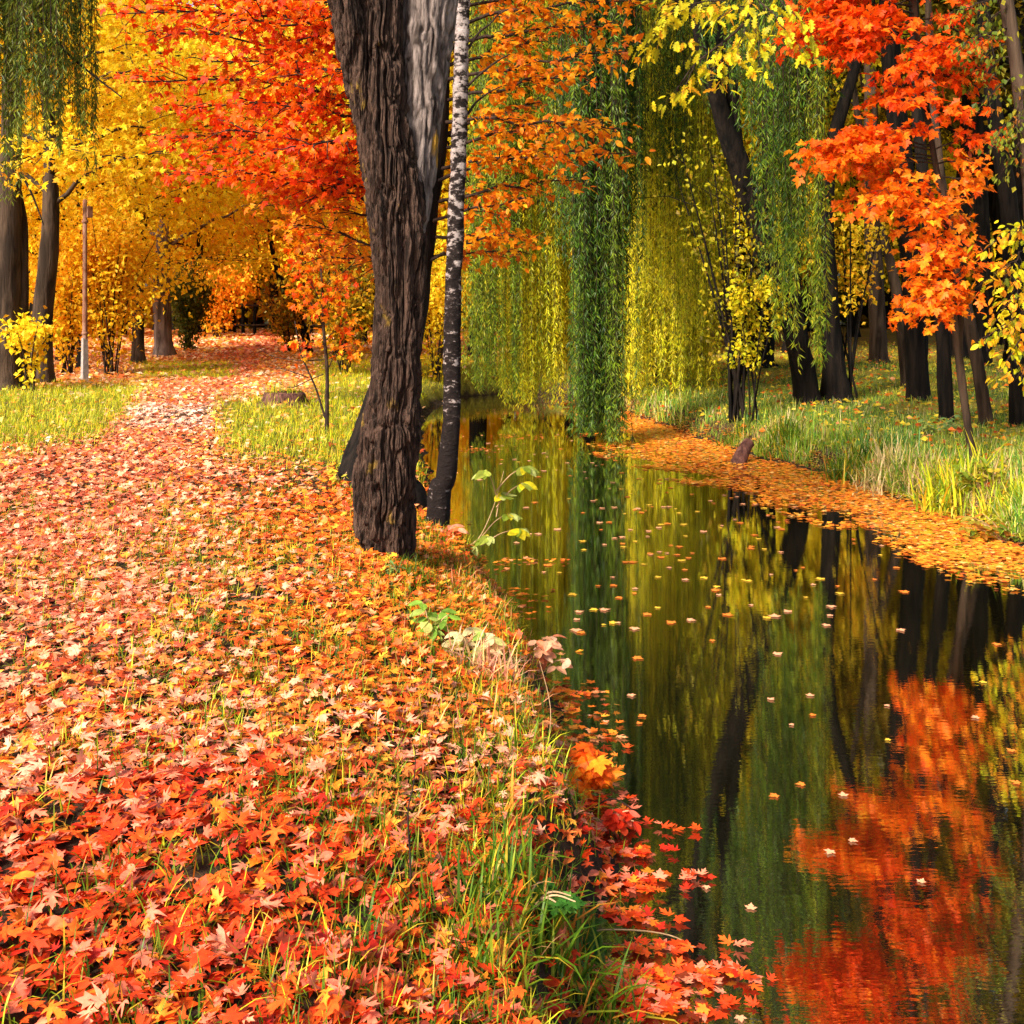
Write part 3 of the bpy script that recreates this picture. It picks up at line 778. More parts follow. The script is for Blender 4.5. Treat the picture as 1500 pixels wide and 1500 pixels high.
def birch():
    rows = [(641, 775, 37), (646, 742, 32), (652, 706, 29), (658, 652, 28), (662, 600, 26), (663, 480, 26), (665, 400, 24), (668, 320, 24), (671, 240, 24), (674, 160, 23), (676, 80, 22), (679, 0, 20)]
    d = 9.2
    pts, r = trunk_px(rows, d, [((-.33, 9.2, 5.2), .05), ((-.2, 9.3, 7.0), .03), ((-.15, 9.3, 8.6), .012)])
    base = np.array([pts[0][0], pts[0][1], float(gz(pts[0][0], pts[0][1]))])
    root = thing('birch_tree', 'slim birch with white bark blotched black at the water edge', 'tree', base)
    pts, r = ground_foot(pts, r, 1.0)
    a = Acc(); rough_trunk(a, pts, r, 32, 300, .22, 4, 14)
    a.build('trunk', M['birch'], root, base)
    wood, lv = Acc(), Acc()
    for (px, py, dx, dy, dz) in [(688, 40, .35, .1, .4), (686, 95, .4, -.1, .3), (682, 140, .35, .2, .35)]:
        s = P(px - 8, py + 40, d); p = curve(s, s + np.array([dx, dy, dz]), .1, .1, 6); wood.add(*tube(p, np.linspace(.014, .005, 6), 5))
    for k in range(9):
        z = 4.6 + k * .42; s = np.array([-.3 + .02 * k, 9.25, z]); az = k * 2.4
        spray(wood, lv, s, s + np.array([math.cos(az) * 1.1, math.sin(az) * 1.1, .7]), .015, PAL_YEL, .06, diam, side=.5, lstep=.04)
    wood.build('branch', M['twig'], root, base); lv.build('crown', M['leaf'], root, base, False)
birch()

PAL_REDM = deep([(32, (232, 76, 12)), (24, (242, 100, 16)), (16, (212, 54, 10)), (16, (246, 124, 22)), (8, (250, 154, 34))])
PAL_ORM = deep([(30, (242, 140, 24)), (24, (250, 164, 34)), (16, (226, 116, 20)), (12, (200, 100, 20)), (10, (252, 184, 46))])
def red_maple():
    d = 10.2
    rows = [(548, 700, 112), (556, 650, 90), (576, 560, 62), (598, 470, 54), (612, 380, 46), (630, 270, 36), (640, 200, 32), (646, 100, 28), (648, 0, 25)]
    pts, r = trunk_px(rows, d, [((-.62, 10.2, 5.4), .07), ((-.5, 10.1, 7.2), .04), ((-.5, 10.2, 8.6), .015)])
    base = np.array([pts[0][0], pts[0][1], float(gz(pts[0][0], pts[0][1]))])
    root = thing('maple_tree', 'dark leaning maple behind the furrowed trunk with red and amber sprays either side', 'tree', base)
    pts, r = ground_foot(pts, r, 1.3)
    a = Acc(); rough_trunk(a, pts, r, 24, 120, .2, 6, 6)
    wood, lv = Acc(), Acc(); wr, lr = Acc(), Acc()
    T = lambda py: np.array([np.interp(-py, [-690, -470, -380, -270, -200, -100, 0, 200], [P(558, 690, d)[0], P(598, 470, d)[0], P(612, 380, d)[0], P(630, 270, d)[0], P(640, 200, d)[0], P(646, 100, d)[0], P(648, 0, d)[0], -.6]), d, CAMZ - (py - 440) / F * d])
    red = [(330, (330, 250), 9.2), (300, (250, 255), 9.9), (280, (390, 285), 10.6), (250, (330, 190), 9.0), (230, (240, 200), 10.6), (200, (360, 150), 9.4), (170, (200, 120), 10.2), (150, (300, 90), 9.3), (120, (220, 50), 10.4), (90, (330, 30), 9.1), (60, (250, -10), 10.0), (30, (400, 0), 9.2), (0, (300, -60), 9.6), (-60, (200, -80), 10.3), (-100, (380, -120), 9.0),
           (220, (430, 215), 8.9), (130, (420, 110), 9.0), (300, (440, 265), 9.4), (260, (300, 225), 9.5), (70, (180, 20), 9.8), (20, (120, -40), 10.6), (180, (270, 160), 10.0), (40, (430, 60), 9.6)]
    for (py, (ex, ey), dd) in red:
        s = T(py); e = P(ex, ey, dd)
        spray(wood, lv, s, e, .022, PAL_REDM, .075, star + maple[:1], side=.5, step=.09, lstep=.031, droop=.12, sag=.04, jit=.05, start=.3, flat=.22)
    for (py, (ex, ey), dd) in [(390, (430, 330), 10.8), (400, (470, 380), 11.2), (340, (400, 300), 11)]:
        spray(wood, lv, T(py), P(ex, ey, dd), .018, PAL_ORM, .08, star, side=.45, step=.09, lstep=.045, droop=.15, jit=.06, start=.3)
    amb = [(330, (770, 290), 9.6), (300, (850, 265), 9.9), (270, (800, 215), 9.4), (250, (905, 225), 9.2), (220, (880, 180), 9.8), (200, (790, 150), 10.4), (180, (900, 190), 9.0), (150, (860, 110), 9.7), (120, (920, 75), 9.4), (100, (800, 60), 10.4), (70, (900, 40), 9.8), (40, (940, 0), 9.5), (20, (820, -10), 10.5), (-20, (900, -60), 9.7), (-70, (800, -90), 10.2), (350, (790, 350), 10), (380, (760, 370), 10.4), (390, (740, 340), 9.8), (-90, (960, -110), 9.4)]
    for (py, (ex, ey), dd) in amb:
        spray(wr, lr, T(py), P(ex, ey, dd), .02, PAL_ORM, .085, star + oval[:1], side=.42, step=.09, lstep=.036, droop=.12, sag=.03, jit=.045, start=.22, flat=.2)
    for k in range(8):
        s = np.array([-.6, 10.2, 5.6 + .35 * k]); az = k * 2.4
        spray(wood, lv, s, s + np.array([math.cos(az) * 1.8, math.sin(az) * 1.4, .8]), .02, PAL_REDM, .09, star, side=.6, step=.15)
    a.build('trunk', M['bark_dark'], root, base)
    wood.build('branch', M['twig'], root, base); wr.build('branch', M['twig'], root, base)
    o = lv.build('crown', M['leaf'], root, base, False); o['label'] = 'fiery red foliage reaching over the path'
    o = lr.build('crown', M['leaf'], root, base, False); o['label'] = 'amber foliage reaching over the water'
red_maple()

PAL_VIV = deep([(40, (246, 94, 22)), (24, (249, 112, 30)), (16, (236, 74, 18)), (12, (251, 136, 40))])
PAL_VIV2 = deep([(36, (248, 120, 28)), (28, (252, 142, 38)), (18, (244, 100, 24)), (10, (254, 168, 54))])
def orange_maple():
    d = 12.7
    rows = [(1425, 668, 14), (1417, 620, 11), (1409, 560, 12), (1402, 500, 12), (1394, 430, 10), (1384, 300, 9), (1370, 240, 9), (1356, 150, 9), (1346, 66, 8), (1338, 0, 8)]
    pts, r = trunk_px(rows, d, [((4.5, 12.7, 6.2), .025), ((4.4, 12.6, 7.6), .012)])
    base = np.array([pts[0][0], pts[0][1], float(gz(pts[0][0], pts[0][1]))])
    root = thing('maple_tree', 'slender crooked maple with vivid orange leaves leaning over the grassy bank', 'tree', base)
    pts, r = ground_foot(pts, r, 1.25)
    a = Acc(); rough_trunk(a, pts, r, 12, 90, .15, 8, 9)
    p2, r2 = trunk_px([(1404, 535, 9), (1408, 470, 8), (1410, 420, 6), (1420, 330, 5), (1432, 230, 4)], d); a.add(*tube(*resample(p2, r2, 24), 8))
    a.build('trunk', M['bark_brown'], root, base)
    wood, lv = Acc(), Acc()
    def T(py): return np.array([np.interp(py, [-200, 0, 66, 150, 240, 300, 430, 535, 668], [P(1320, 0, d)[0], P(1338, 0, d)[0], P(1346, 0, d)[0], P(1356, 0, d)[0], P(1370, 0, d)[0], P(1384, 0, d)[0], P(1394, 0, d)[0], P(1404, 0, d)[0], P(1425, 0, d)[0]]), d, CAMZ - (py - 440) / F * d])
    tg = [(20, (1150, 40), 12.2), (10, (1190, 20), 12.6), (0, (1240, 55), 12.3), (50, (1270, 60), 12.9), (-20, (1200, -20), 12.4), (40, (1300, 40), 12.2), (30, (1410, 30), 12.5), (80, (1430, 80), 12.3), (90, (1380, 60), 12.0), (100, (1300, 110), 12.3), (120, (1280, 150), 12.6), (110, (1410, 120), 12.6), (140, (1330, 150), 12.0), (60, (1350, 90), 12.1),
          (220, (1180, 225), 12.3), (200, (1240, 195), 12.6), (190, (1300, 200), 12.2), (230, (1215, 245), 12.1), (240, (1260, 250), 12.4), (250, (1230, 300), 12.6), (260, (1290, 280), 12.1), (280, (1320, 320), 12.3), (270, (1270, 310), 12.0), (300, (1350, 320), 12.0), (310, (1400, 290), 12.4), (240, (1440, 240), 12.3), (220, (1460, 200), 12.4), (290, (1420, 330), 12.6),
          (330, (1370, 370), 12.1), (350, (1410, 370), 12.3), (340, (1330, 350), 12.4), (380, (1345, 385), 12.2), (390, (1420, 390), 12.4), (400, (1330, 415), 12.3), (420, (1350, 440), 12.1), (430, (1390, 425), 12.0), (440, (1350, 470), 12.2), (430, (1315, 465), 12.3), (450, (1398, 450), 12.2),
          (-40, (1150, -50), 12.3), (-60, (1230, -60), 12.6), (-80, (1300, -90), 12.2), (-60, (1400, -50), 12.4), (-100, (1440, -110), 12.6), (-120, (1200, -130), 12.4), (-140, (1330, -160), 12.2), (-160, (1400, -170), 12.5), (-180, (1260, -210), 12.4), (-190, (1350, -240), 12.6), (30, (1155, 62), 12.3), (40, (1205, 66), 12.5), (20, (1250, 30), 12.2), (10, (1175, 5), 12.6), (60, (1225, 84), 12.3), (70, (1445, 60), 12.3), (110, (1455, 120), 12.5), (150, (1425, 165), 12.2), (215, (1195, 215), 12.4), (235, (1190, 240), 12.2), (260, (1440, 270), 12.4), (-30, (1330, -20), 12.1), (-20, (1420, -10), 12.4), (-40, (1270, -30), 12.1)]
    for (py, (ex, ey), dd) in tg:
        s = T(py); e = P(ex, ey, dd)
        # keep the leaves towards the outer half of each branch
        spray(wood, lv, s, e, .012, PAL_VIV2 if ey > 215 else PAL_VIV, .108, maple, side=.34, step=.065, lstep=.040, droop=.3, sag=.06, jit=.05, start=.42 if abs(ex - 1370) > 90 else .2, flat=.3)
    wood.build('branch', M['twig'], root, base); lv.build('crown', M['leaf'], root, base, False)
orange_maple()

# ------------------------------------------------------------------ willows
PAL_WIL = deep([(28, (106, 136, 42)), (26, (136, 156, 52)), (14, (72, 104, 36)), (18, (170, 174, 56)), (10, (200, 188, 56))])
PAL_WILD = deep([(34, (52, 88, 30)), (28, (70, 104, 34)), (20, (36, 66, 24)), (12, (104, 128, 50)), (6, (140, 150, 60))])
PAL_WILY = deep([(30, (208, 206, 50)), (28, (232, 218, 60)), (16, (160, 172, 50)), (16, (250, 220, 70)), (8, (120, 146, 46))])
def strands(wood, lv, pts_top, zbot, pal, step=.032, size=.11, sway=.12):
    for (x, y, zt), zb in zip(pts_top, zbot):
        L = zt - zb
        if L < .4: continue
        m = max(4, int(L / .5)); t = np.linspace(0, 1, m)
        ph = rng.uniform(0, 6.28, 2); am = rng.uniform(.3, 1, 2) * sway
        px = x + am[0] * np.sin(t * 2.6 + ph[0]) * t; pyy = y + am[1] * np.sin(t * 2.3 + ph[1]) * t; pz = zt - L * t
        line = np.stack([px, pyy, pz], -1)
        wood.add(*tube(line, np.linspace(.006, .002, m), 3))
        n = int(L / step)
        u = rng.random(n); q = np.stack([np.interp(u, t, line[:, c]) for c in range(3)], -1)
        az = rng.uniform(0, 2 * PI, n); dn = rng.uniform(.5, 2.4, n)
        yd = np.stack([np.cos(az), np.sin(az), -dn], -1)
        base = pick(pal, 1, .1)[0]
        scatter(lv, wil, q, yd, rng.normal(0, 1, (n, 3)) + np.array([0, -.5, .5]), rng.uniform(.7, 1.25, n) * size, base * .45 + pick(pal, n, .18) * .55)

def curtain(wood, lv, x0, x1, y0, y1, zt, zb, n, pal, edge=.35, **k):
    nc = max(3, n // 7); cx = rng.uniform(x0, x1, nc); cy = rng.uniform(y0, y1, nc); ci = rng.integers(0, nc, n)
    x = cx[ci] + rng.normal(0, .10, n); y = cy[ci] + rng.normal(0, .12, n); cb = np.abs(rng.normal(0, edge, nc))[ci]
    zb_ = cb * .8 + zb + np.abs(rng.normal(0, edge, n)) + .35 * np.sin(x * 3.1 + y) * edge
    zt_ = rng.uniform(zt[0], zt[1], n)
    zb_ = np.maximum(zb_, np.where((x > xl(y)) & (x < xr(y)), WATER + .01, gz(x, y) + .05))
    strands(wood, lv, np.stack([x, y, zt_], -1), zb_, pal, **k)

def px_curtain(wood, lv, p0, p1, d0, d1, zt, pyb, n, pal, **k):
    d = .5 * (d0 + d1)
    curtain(wood, lv, (p0 - 750) / F * d, (p1 - 750) / F * d, d0, d1, zt, CAMZ - (pyb - 440) / F * d, n, pal, **k)

def great_willow():
    d = 18.8
    pts, r = trunk_px([(1182, 572, 40), (1172, 520, 34), (1150, 430, 32), (1118, 350, 33), (1098, 290, 34), (1082, 240, 33), (1058, 170, 26), (1038, 100, 22), (1020, 20, 19)], [19, 18.9, 18.7, 18.4, 18.2, 18, 17.8, 17.6, 17.5],
                      [((2.6, 17.3, 8.6), .12), ((1.8, 17.2, 10.6), .08), ((.6, 17.4, 11.8), .04)])
    base = np.array([pts[0][0], pts[0][1], float(gz(pts[0][0], pts[0][1]))])
    root = thing('willow_tree', 'large weeping willow leaning over the canal with long green and yellow curtains', 'tree', base)
    p, rr = ground_foot(pts, r, 1.4)
    a = Acc(); rough_trunk(a, p, rr, 20, 120, .2, 12, 5)
    a.build('trunk', M['bark_dark'], root, base)
    wood = Acc()
    lim = [((3.7, 18, 3.9), (3.6, 17.6, 7), (4.6, 16.5, 10.5), .13), ((3.1, 17.6, 6.6), (1.2, 18.5, 9.2), (-1.2, 20, 11), .1), ((2.6, 17.3, 8.6), (3.8, 15.6, 10.4), (5, 14, 10.8), .09), ((1.8, 17.2, 10.4), (1.3, 16.4, 11.6), (1.1, 16, 11.0), .07),
           ((3.3, 17.7, 5.8), (1.8, 17.2, 7.2), (1.15, 17.3, 7.4), .08), ((3.4, 17.8, 5.4), (3.8, 20, 8.4), (3, 22.5, 10), .1), ((1.2, 18.5, 9.2), (.2, 17.5, 10.4), (-1, 17, 10.2), .06), ((4.6, 16.5, 10.4), (6, 17, 11), (7, 17.5, 10.4), .06), ((3.1, 17.6, 6.6), (2.4, 16.2, 8.4), (1.8, 15, 9), .07)]
    for (s, m, e, r0) in lim:
        q, qr = resample([s, m, e], [r0, r0 * .6, r0 * .2], 20); wood.add(*tube(q, qr, 8, .15, 3, 4))
    wood.build('branch', M['bark_dark'], root, base)
    st = Acc()
    lv = Acc()   # general crown curtains
    px_curtain(st, lv, 870, 1010, 18.5, 20.5, (5.2, 9.5), 340, 120, PAL_WILD, edge=.7)
    px_curtain(st, lv, 690, 900, 19, 22, (5.5, 10.5), 360, 190, PAL_WIL, edge=.9)
    px_curtain(st, lv, 940, 1200, 19, 22, (6, 11), 200, 130, PAL_WIL, edge=.9)
    px_curtain(st, lv, 820, 1300, 15.5, 21, (8, 13.5), 40, 260, [(1, (44, 70, 20)), (1, (60, 82, 22)), (1, (32, 50, 16)), (1, (90, 92, 22))], edge=1.4)  # upper strands coloured darker to stand for the crown's shaded underside
    px_curtain(st, lv, 900, 1070, 17, 20, (5.5, 9), 250, 46, PAL_WILD, edge=.8)
    o = lv.build('crown', M['willow'], root, base, False)
    lv = Acc()
    px_curtain(st, lv, 842, 902, 17.1, 17.9, (5.2, 8.8), 650, 190, PAL_WILD + PAL_WIL[:2], edge=.22, sway=.10)
    px_curtain(st, lv, 815, 950, 17.2, 18.4, (5.2, 8.5), 440, 130, PAL_WILD, edge=.9, sway=.1)
    o = lv.build('hanging_foliage', M['willow'], root, base, False); o['label'] = 'dark green tress that hangs down to the water'
    lv = Acc()
    px_curtain(st, lv, 1120, 1200, 14.0, 15.2, (4.6, 7), 480, 84, PAL_WIL[:3] + PAL_WILD, edge=.9, sway=.08)
    px_curtain(st, lv, 1182, 1206, 14.0, 14.6, (5, 8), 560, 22, PAL_WIL, edge=.25, sway=.05)
    px_curtain(st, lv, 1066, 1180, 14.6, 16.4, (4.6, 7.2), 230, 90, PAL_WIL[:3] + PAL_WILD, edge=.8, sway=.08)
    px_curtain(st, lv, 1130, 1165, 15, 15.6, (5, 8), 520, 26, PAL_WIL, edge=.4, sway=.06)
    px_curtain(st, lv, 1090, 1200, 14.6, 16.4, (5, 8), 170, 100, PAL_WILD, edge=.7, sway=.08)
    o = lv.build('hanging_foliage', M['willow'], root, base, False); o['label'] = 'mid green curtain in front of the dark trunks'
    lv = Acc()
    px_curtain(st, lv, 684, 760, 21, 22.5, (5.5, 9.5), 590, 70, PAL_WIL, edge=.4)
    px_curtain(st, lv, 740, 845, 21.5, 23.5, (5, 9.5), 596, 270, PAL_WILY, edge=.35)
    px_curtain(st, lv, 900, 1040, 21, 24, (5, 9.5), 600, 420, PAL_WILY, edge=.6)
    px_curtain(st, lv, 930, 1075, 19.6, 21, (5, 9), 490, 150, PAL_WILY, edge=.7)
    px_curtain(st, lv, 690, 740, 20.6, 21.2, (5.5, 9.5), 570, 30, PAL_WIL, edge=.4)
    o = lv.build('hanging_foliage', M['willow'], root, base, False); o['label'] = 'sunlit yellow green curtains at the far end of the water'
    st.build('twig', M['twig'], root, base)
great_willow()

def left_willow():
    d = 19.7
    pts, r = trunk_px([(10, 572, 44), (10, 500, 36), (12, 400, 34), (14, 300, 34), (16, 220, 30), (18, 100, 26), (20, 0, 24)], d, [((-8.8, 19.5, 8.6), .12), ((-8.4, 18.8, 10.4), .06)])
    base = np.array([pts[0][0], pts[0][1], float(gz(pts[0][0], pts[0][1]))])
    root = thing('willow_tree', 'twin stemmed willow with dull green trailing twigs at the path side', 'tree', base)
    a = Acc(); p, rr = ground_foot(pts, r, 1.4); rough_trunk(a, p, rr, 18, 100, .2, 14, 5)
    p2, r2 = trunk_px([(34, 560, 26), (32, 480, 22), (31, 400, 20), (30, 330, 20), (24, 280, 16)], 19.9); p2, r2 = ground_foot(p2, r2, 1.4); rough_trunk(a, p2, r2, 14, 60, .2, 15, 5)
    a.build('trunk', M['bark_brown'], root, base)
    wood = Acc(); lv = Acc()
    for (s, m, e, r0) in [((-9, 19.6, 6), (-8, 17, 7.6), (-6.6, 14, 7.4), .1), ((-8.9, 19.6, 7.5), (-8.4, 16, 8.6), (-7.6, 14, 8.6), .08), ((-9.05, 19.6, 4.2), (-8.5, 19.2, 3.6), (-8.1, 18.9, 2.9), .035), ((-8.0, 17, 7.4), (-6.2, 14.6, 5.2), (-5.0, 14.0, 4.2), .035)]:
        q, qr = resample([s, m, e], [r0, r0 * .6, r0 * .25], 18); wood.add(*tube(q, qr, 7))
    wood.build('branch', M['bark_dark'], root, base)
    st = Acc(); pal = [(30, (104, 122, 34)), (24, (132, 140, 40)), (18, (78, 100, 30)), (12, (170, 156, 44))]
    px_curtain(st, lv, -60, 40, 13.5, 15, (5.5, 7.5), 210, 110, pal, edge=.6, sway=.08)
    px_curtain(st, lv, -30, 22, 14, 15, (5.5, 7), 340, 26, pal, edge=.7, sway=.08)
    px_curtain(st, lv, 40, 106, 13.5, 15, (5.5, 7.5), 250, 80, pal, edge=.5, sway=.08)
    px_curtain(st, lv, 0, 110, 14, 16, (6, 8.5), 80, 110, pal, edge=.6, sway=.08)
    lv.build('crown', M['willow'], root, base, False); st.build('twig', M['twig'], root, base)
left_willow()

# ------------------------------------------------------------------ trunks standing on the far bank
def bank_tree(label, rows, d, bark, hi, seed, pal, nl=2600, group=None, flare=1.35, crown_r=2.2, nspr=7):
    pts, r = trunk_px(rows, d)
    t = pts[-1]; dr = pts[-1] - pts[-2]; dr = dr / np.linalg.norm(dr)
    dr = dr * .6 + np.array([0, 0, .4]); dr /= np.linalg.norm(dr)
    p1 = t + dr * (hi - t[2]) * .5; p2 = p1 + np.array([0, 0, 1]) * (hi - p1[2])
    pts += [p1, p2]; r += [r[-1] * .7, r[-1] * .25]
    base = np.array([pts[0][0], pts[0][1], float(gz(pts[0][0], pts[0][1]))])
    root = thing('tree', label, 'tree', base, group)
    a = Acc(); p, rr = ground_foot(pts, r, flare); rough_trunk(a, p, rr, 18, 110, .2, seed, 6)
    a.build('trunk', bark, root, base)
    wood, lv = Acc(), Acc()
    for k in range(nspr):
        u = .25 + .75 * k / nspr
        s = t * (1 - u) + p2 * u if u < .5 else p1 * (2 - 2 * u) + p2 * (2 * u - 1)
        az = k * 2.4 + seed
        e = s + np.array([math.cos(az) * crown_r, math.sin(az) * crown_r, rng.uniform(.6, 1.6)])
        spray(wood, lv, s, e, max(.02, r[-2] * .5), pal, .13, diam, side=1.0, step=.2, lstep=.05, jit=.16, start=.15)
    wood.build('branch', bark, root, base); lv.build('crown', M['leaf'], root, base, False)
    return root
D = M['bark_dark']
bank_tree('black trunk with a wide buttressed foot just behind the willow curtain', [(1224, 568, 44), (1219, 500, 28), (1213, 400, 25), (1210, 300, 24), (1217, 220, 22), (1240, 140, 18), (1264, 60, 14), (1276, 0, 13)], 19.2, D, 10, 21, PAL_OLV)
bank_tree('stout straight black trunk behind the orange maple leaves', [(1345, 570, 34), (1341, 480, 33), (1336, 400, 32), (1331, 340, 31), (1320, 220, 30), (1310, 140, 28), (1300, 0, 25)], 19.0, D, 12, 22, PAL_OLV)
bank_tree('upright dark trunk close beside the crooked orange maple', [(1386, 608, 23), (1381, 490, 21), (1375, 430, 20), (1367, 390, 19), (1356, 290, 18), (1345, 180, 17), (1340, 60, 15)], 15.8, D, 9, 23, PAL_OLV)
bank_tree('bare brown trunk tilting towards the orange maple', [(1444, 616, 19), (1434, 545, 18), (1420, 473, 18), (1404, 407, 17), (1393, 345, 16), (1378, 260, 14), (1368, 160, 12), (1362, 60, 11)], 15.6, M['bark_brown'], 8.5, 24, PAL_OLV)
bank_tree('black trunk bowing towards the water at the edge of the view', [(1492, 628, 26), (1488, 500, 24), (1482, 390, 24), (1478, 300, 25), (1462, 200, 22), (1448, 100, 20), (1440, 0, 18)], 15.2, D, 9, 25, PAL_OLV)
bank_tree('grey brown trunk standing alone on the sunny lawn', [(1287, 533, 28), (1285, 470, 25), (1282, 400, 24), (1278, 320, 23), (1276, 200, 21)], 27.5, M['bark_brown'], 13, 26, PAL_ORA)
bank_tree('thin reddish trunk leaning beside the stout black one', [(1327, 545, 15), (1322, 500, 14), (1312, 420, 15), (1292, 340, 13), (1274, 270, 11)], 21.0, M['bark_brown'], 9, 27, PAL_YGR, crown_r=1.4)
bank_tree('short dark trunk seen past the tilted brown one', [(1441, 535, 24), (1441, 470, 24), (1441, 410, 24), (1438, 320, 22), (1436, 200, 20)], 26, D, 12, 28, PAL_OLV)
bank_tree('broad dark trunk deep in the shade under the willow', [(1112, 533, 44), (1116, 480, 38), (1122, 420, 28), (1124, 340, 24), (1126, 220, 20)], 27, D, 13, 29, PAL_YGR)

def edge_tree():
    """tree at the margin: green and yellow leaves hang in from outside"""
    d = 12.2
    pts, r = trunk_px([(1530, 690, 26), (1524, 560, 24), (1516, 400, 22), (1508, 260, 21), (1491, 110, 20), (1474, 0, 18)], d, [((5.3, 12.2, 6.4), .05), ((5.0, 12, 8), .03)])
    base = np.array([pts[0][0], pts[0][1], float(gz(pts[0][0], pts[0][1]))])
    root = thing('tree', 'tree at the margin with brown trunk and olive to yellow leaves', 'tree', base)
    a = Acc(); p, rr = ground_foot(pts, r, 1.3); rough_trunk(a, p, rr, 16, 90, .2, 31, 7); a.build('trunk', M['bark_brown'], root, base)
    wood, lv, ly = Acc(), Acc(), Acc()
    pg = [(30, (120, 130, 30)), (24, (90, 108, 26)), (18, (150, 140, 34)), (10, (180, 110, 30))]
    for (a_, b_, dd) in [((1474, 0), (1390, 20), 12), ((1480, 40), (1400, 70), 11.8), ((1485, 80), (1420, 110), 12.4), ((1490, 110), (1440, 150), 12), ((1495, 160), (1450, 220), 11.8), ((1500, 200), (1470, 250), 12.2), ((1476, 10), (1440, 40), 12.6), ((1490, 60), (1380, 110), 12.8), ((1470, -40), (1400, -60), 12.2), ((1500, 120), (1490, 200), 11.7)]:
        spray(wood, lv, P(*a_, d), P(*b_, dd), .012, pg, .075, lance + diam, side=.3, step=.07, lstep=.03, droop=.6, jit=.05)
    for (a_, b_, dd) in [((1512, 330), (1450, 360), 11.8), ((1514, 360), (1470, 400), 11.6), ((1516, 400), (1445, 410), 12), ((1516, 420), (1460, 470), 11.7), ((1518, 450), (1440, 500), 11.8), ((1520, 470), (1470, 540), 11.6), ((1518, 430), (1480, 500), 12.2), ((1514, 340), (1490, 340), 11.5), ((1520, 480), (1495, 560), 11.8), ((1516, 380), (1485, 440), 11.5), ((1516, 380), (1500, 470), 12.4)]:
        spray(wood, ly, P(*a_, d), P(*b_, dd), .012, PAL_YGR + [(30, (236, 150, 30))], .10, oval + oak, side=.28, step=.08, lstep=.045, droop=.6, jit=.05)
    for k in range(6):
        s = np.array([5.3, 12.2, 5.8 + .4 * k]); az = k * 2.4
        spray(wood, lv, s, s + np.array([math.cos(az) * 1.6, math.sin(az) * 1.6, .8]), .02, pg, .09, diam, side=.7, step=.15)
    wood.build('branch', M['twig'], root, base); lv.build('crown', M['leaf'], root, base, False)
    o = ly.build('crown', M['leaf'], root, base, False); o['label'] = 'yellowing lower leaves'
edge_tree()

def oak_over():
    """oak just outside the picture on the far bank; one long bough hangs into it from above"""
    base = G(6.4, 7.6)
    root = thing('oak_tree', 'oak whose long yellow leaved bough hangs over the water from above', 'tree', base)
    a = Acc(); p = [base + np.array(q) for q in ((0, 0, -.3), (0, 0, 0), (-.05, .1, .5), (-.1, .2, 2), (-.3, .3, 4.2), (-.3, .3, 6.5), (-.2, .2, 8.5))]
    rough_trunk(a, p, [.3, .27, .2, .18, .15, .09, .03], 16, 80, .2, 33, 6); a.build('trunk', M['bark_brown'], root, base)
    wood, lv = Acc(), Acc()
    bough = [base + np.array((-.3, .3, 4.0)), np.array([4.4, 8.4, 4.9]), np.array([2.9, 8.9, 4.6]), P(1120, -60, 9), P(1095, 28, 9), P(1020, 92, 9), P(1000, 118, 9)]
    q, qr = resample(bough, [.07, .05, .035, .02, .012, .008, .005], 40); wood.add(*tube(q, qr, 7))
    pal = [(34, (206, 190, 26)), (26, (228, 206, 36)), (18, (170, 166, 26)), (10, (236, 170, 36))]
    for (a_, b_) in [((1100, 20), (1080, 80)), ((1095, 28), (1120, 75)), ((1060, 60), (1040, 110)), ((1040, 75), (990, 60)), ((1020, 92), (1000, 140)), ((1000, 118), (985, 150)), ((1030, 84), (1060, 120)), ((1090, 10), (1050, 30)), ((1100, -10), (1010, 20)), ((1060, 0), (960, 30)), ((990, 10), (935, 90)), ((1010, -20), (960, 10)), ((1110, -30), (1085, 20)), ((1110, 0), (1180, 80)), ((1120, -20), (1195, 60)), ((1000, -20), (985, 30)), ((1100, 20), (1115, 100))]:
        spray(wood, lv, P(*a_, 9), P(*b_, rng.uniform(8.6, 9.4)), .007, pal, .10, oak, side=.16, step=.06, lstep=.05, droop=.5, jit=.03)
    for k in range(10):
        s = base + np.array((-.3, .3, 4.6 + .38 * k)); az = k * 2.4
        spray(wood, lv, s, s + np.array([math.cos(az) * 1.7 + .5, math.sin(az) * 1.5, .9]), .03, pal, .11, diam, side=.7, step=.16)
    wood.build('branch', M['twig'], root, base); lv.build('crown', M['leaf'], root, base, False)
oak_over()

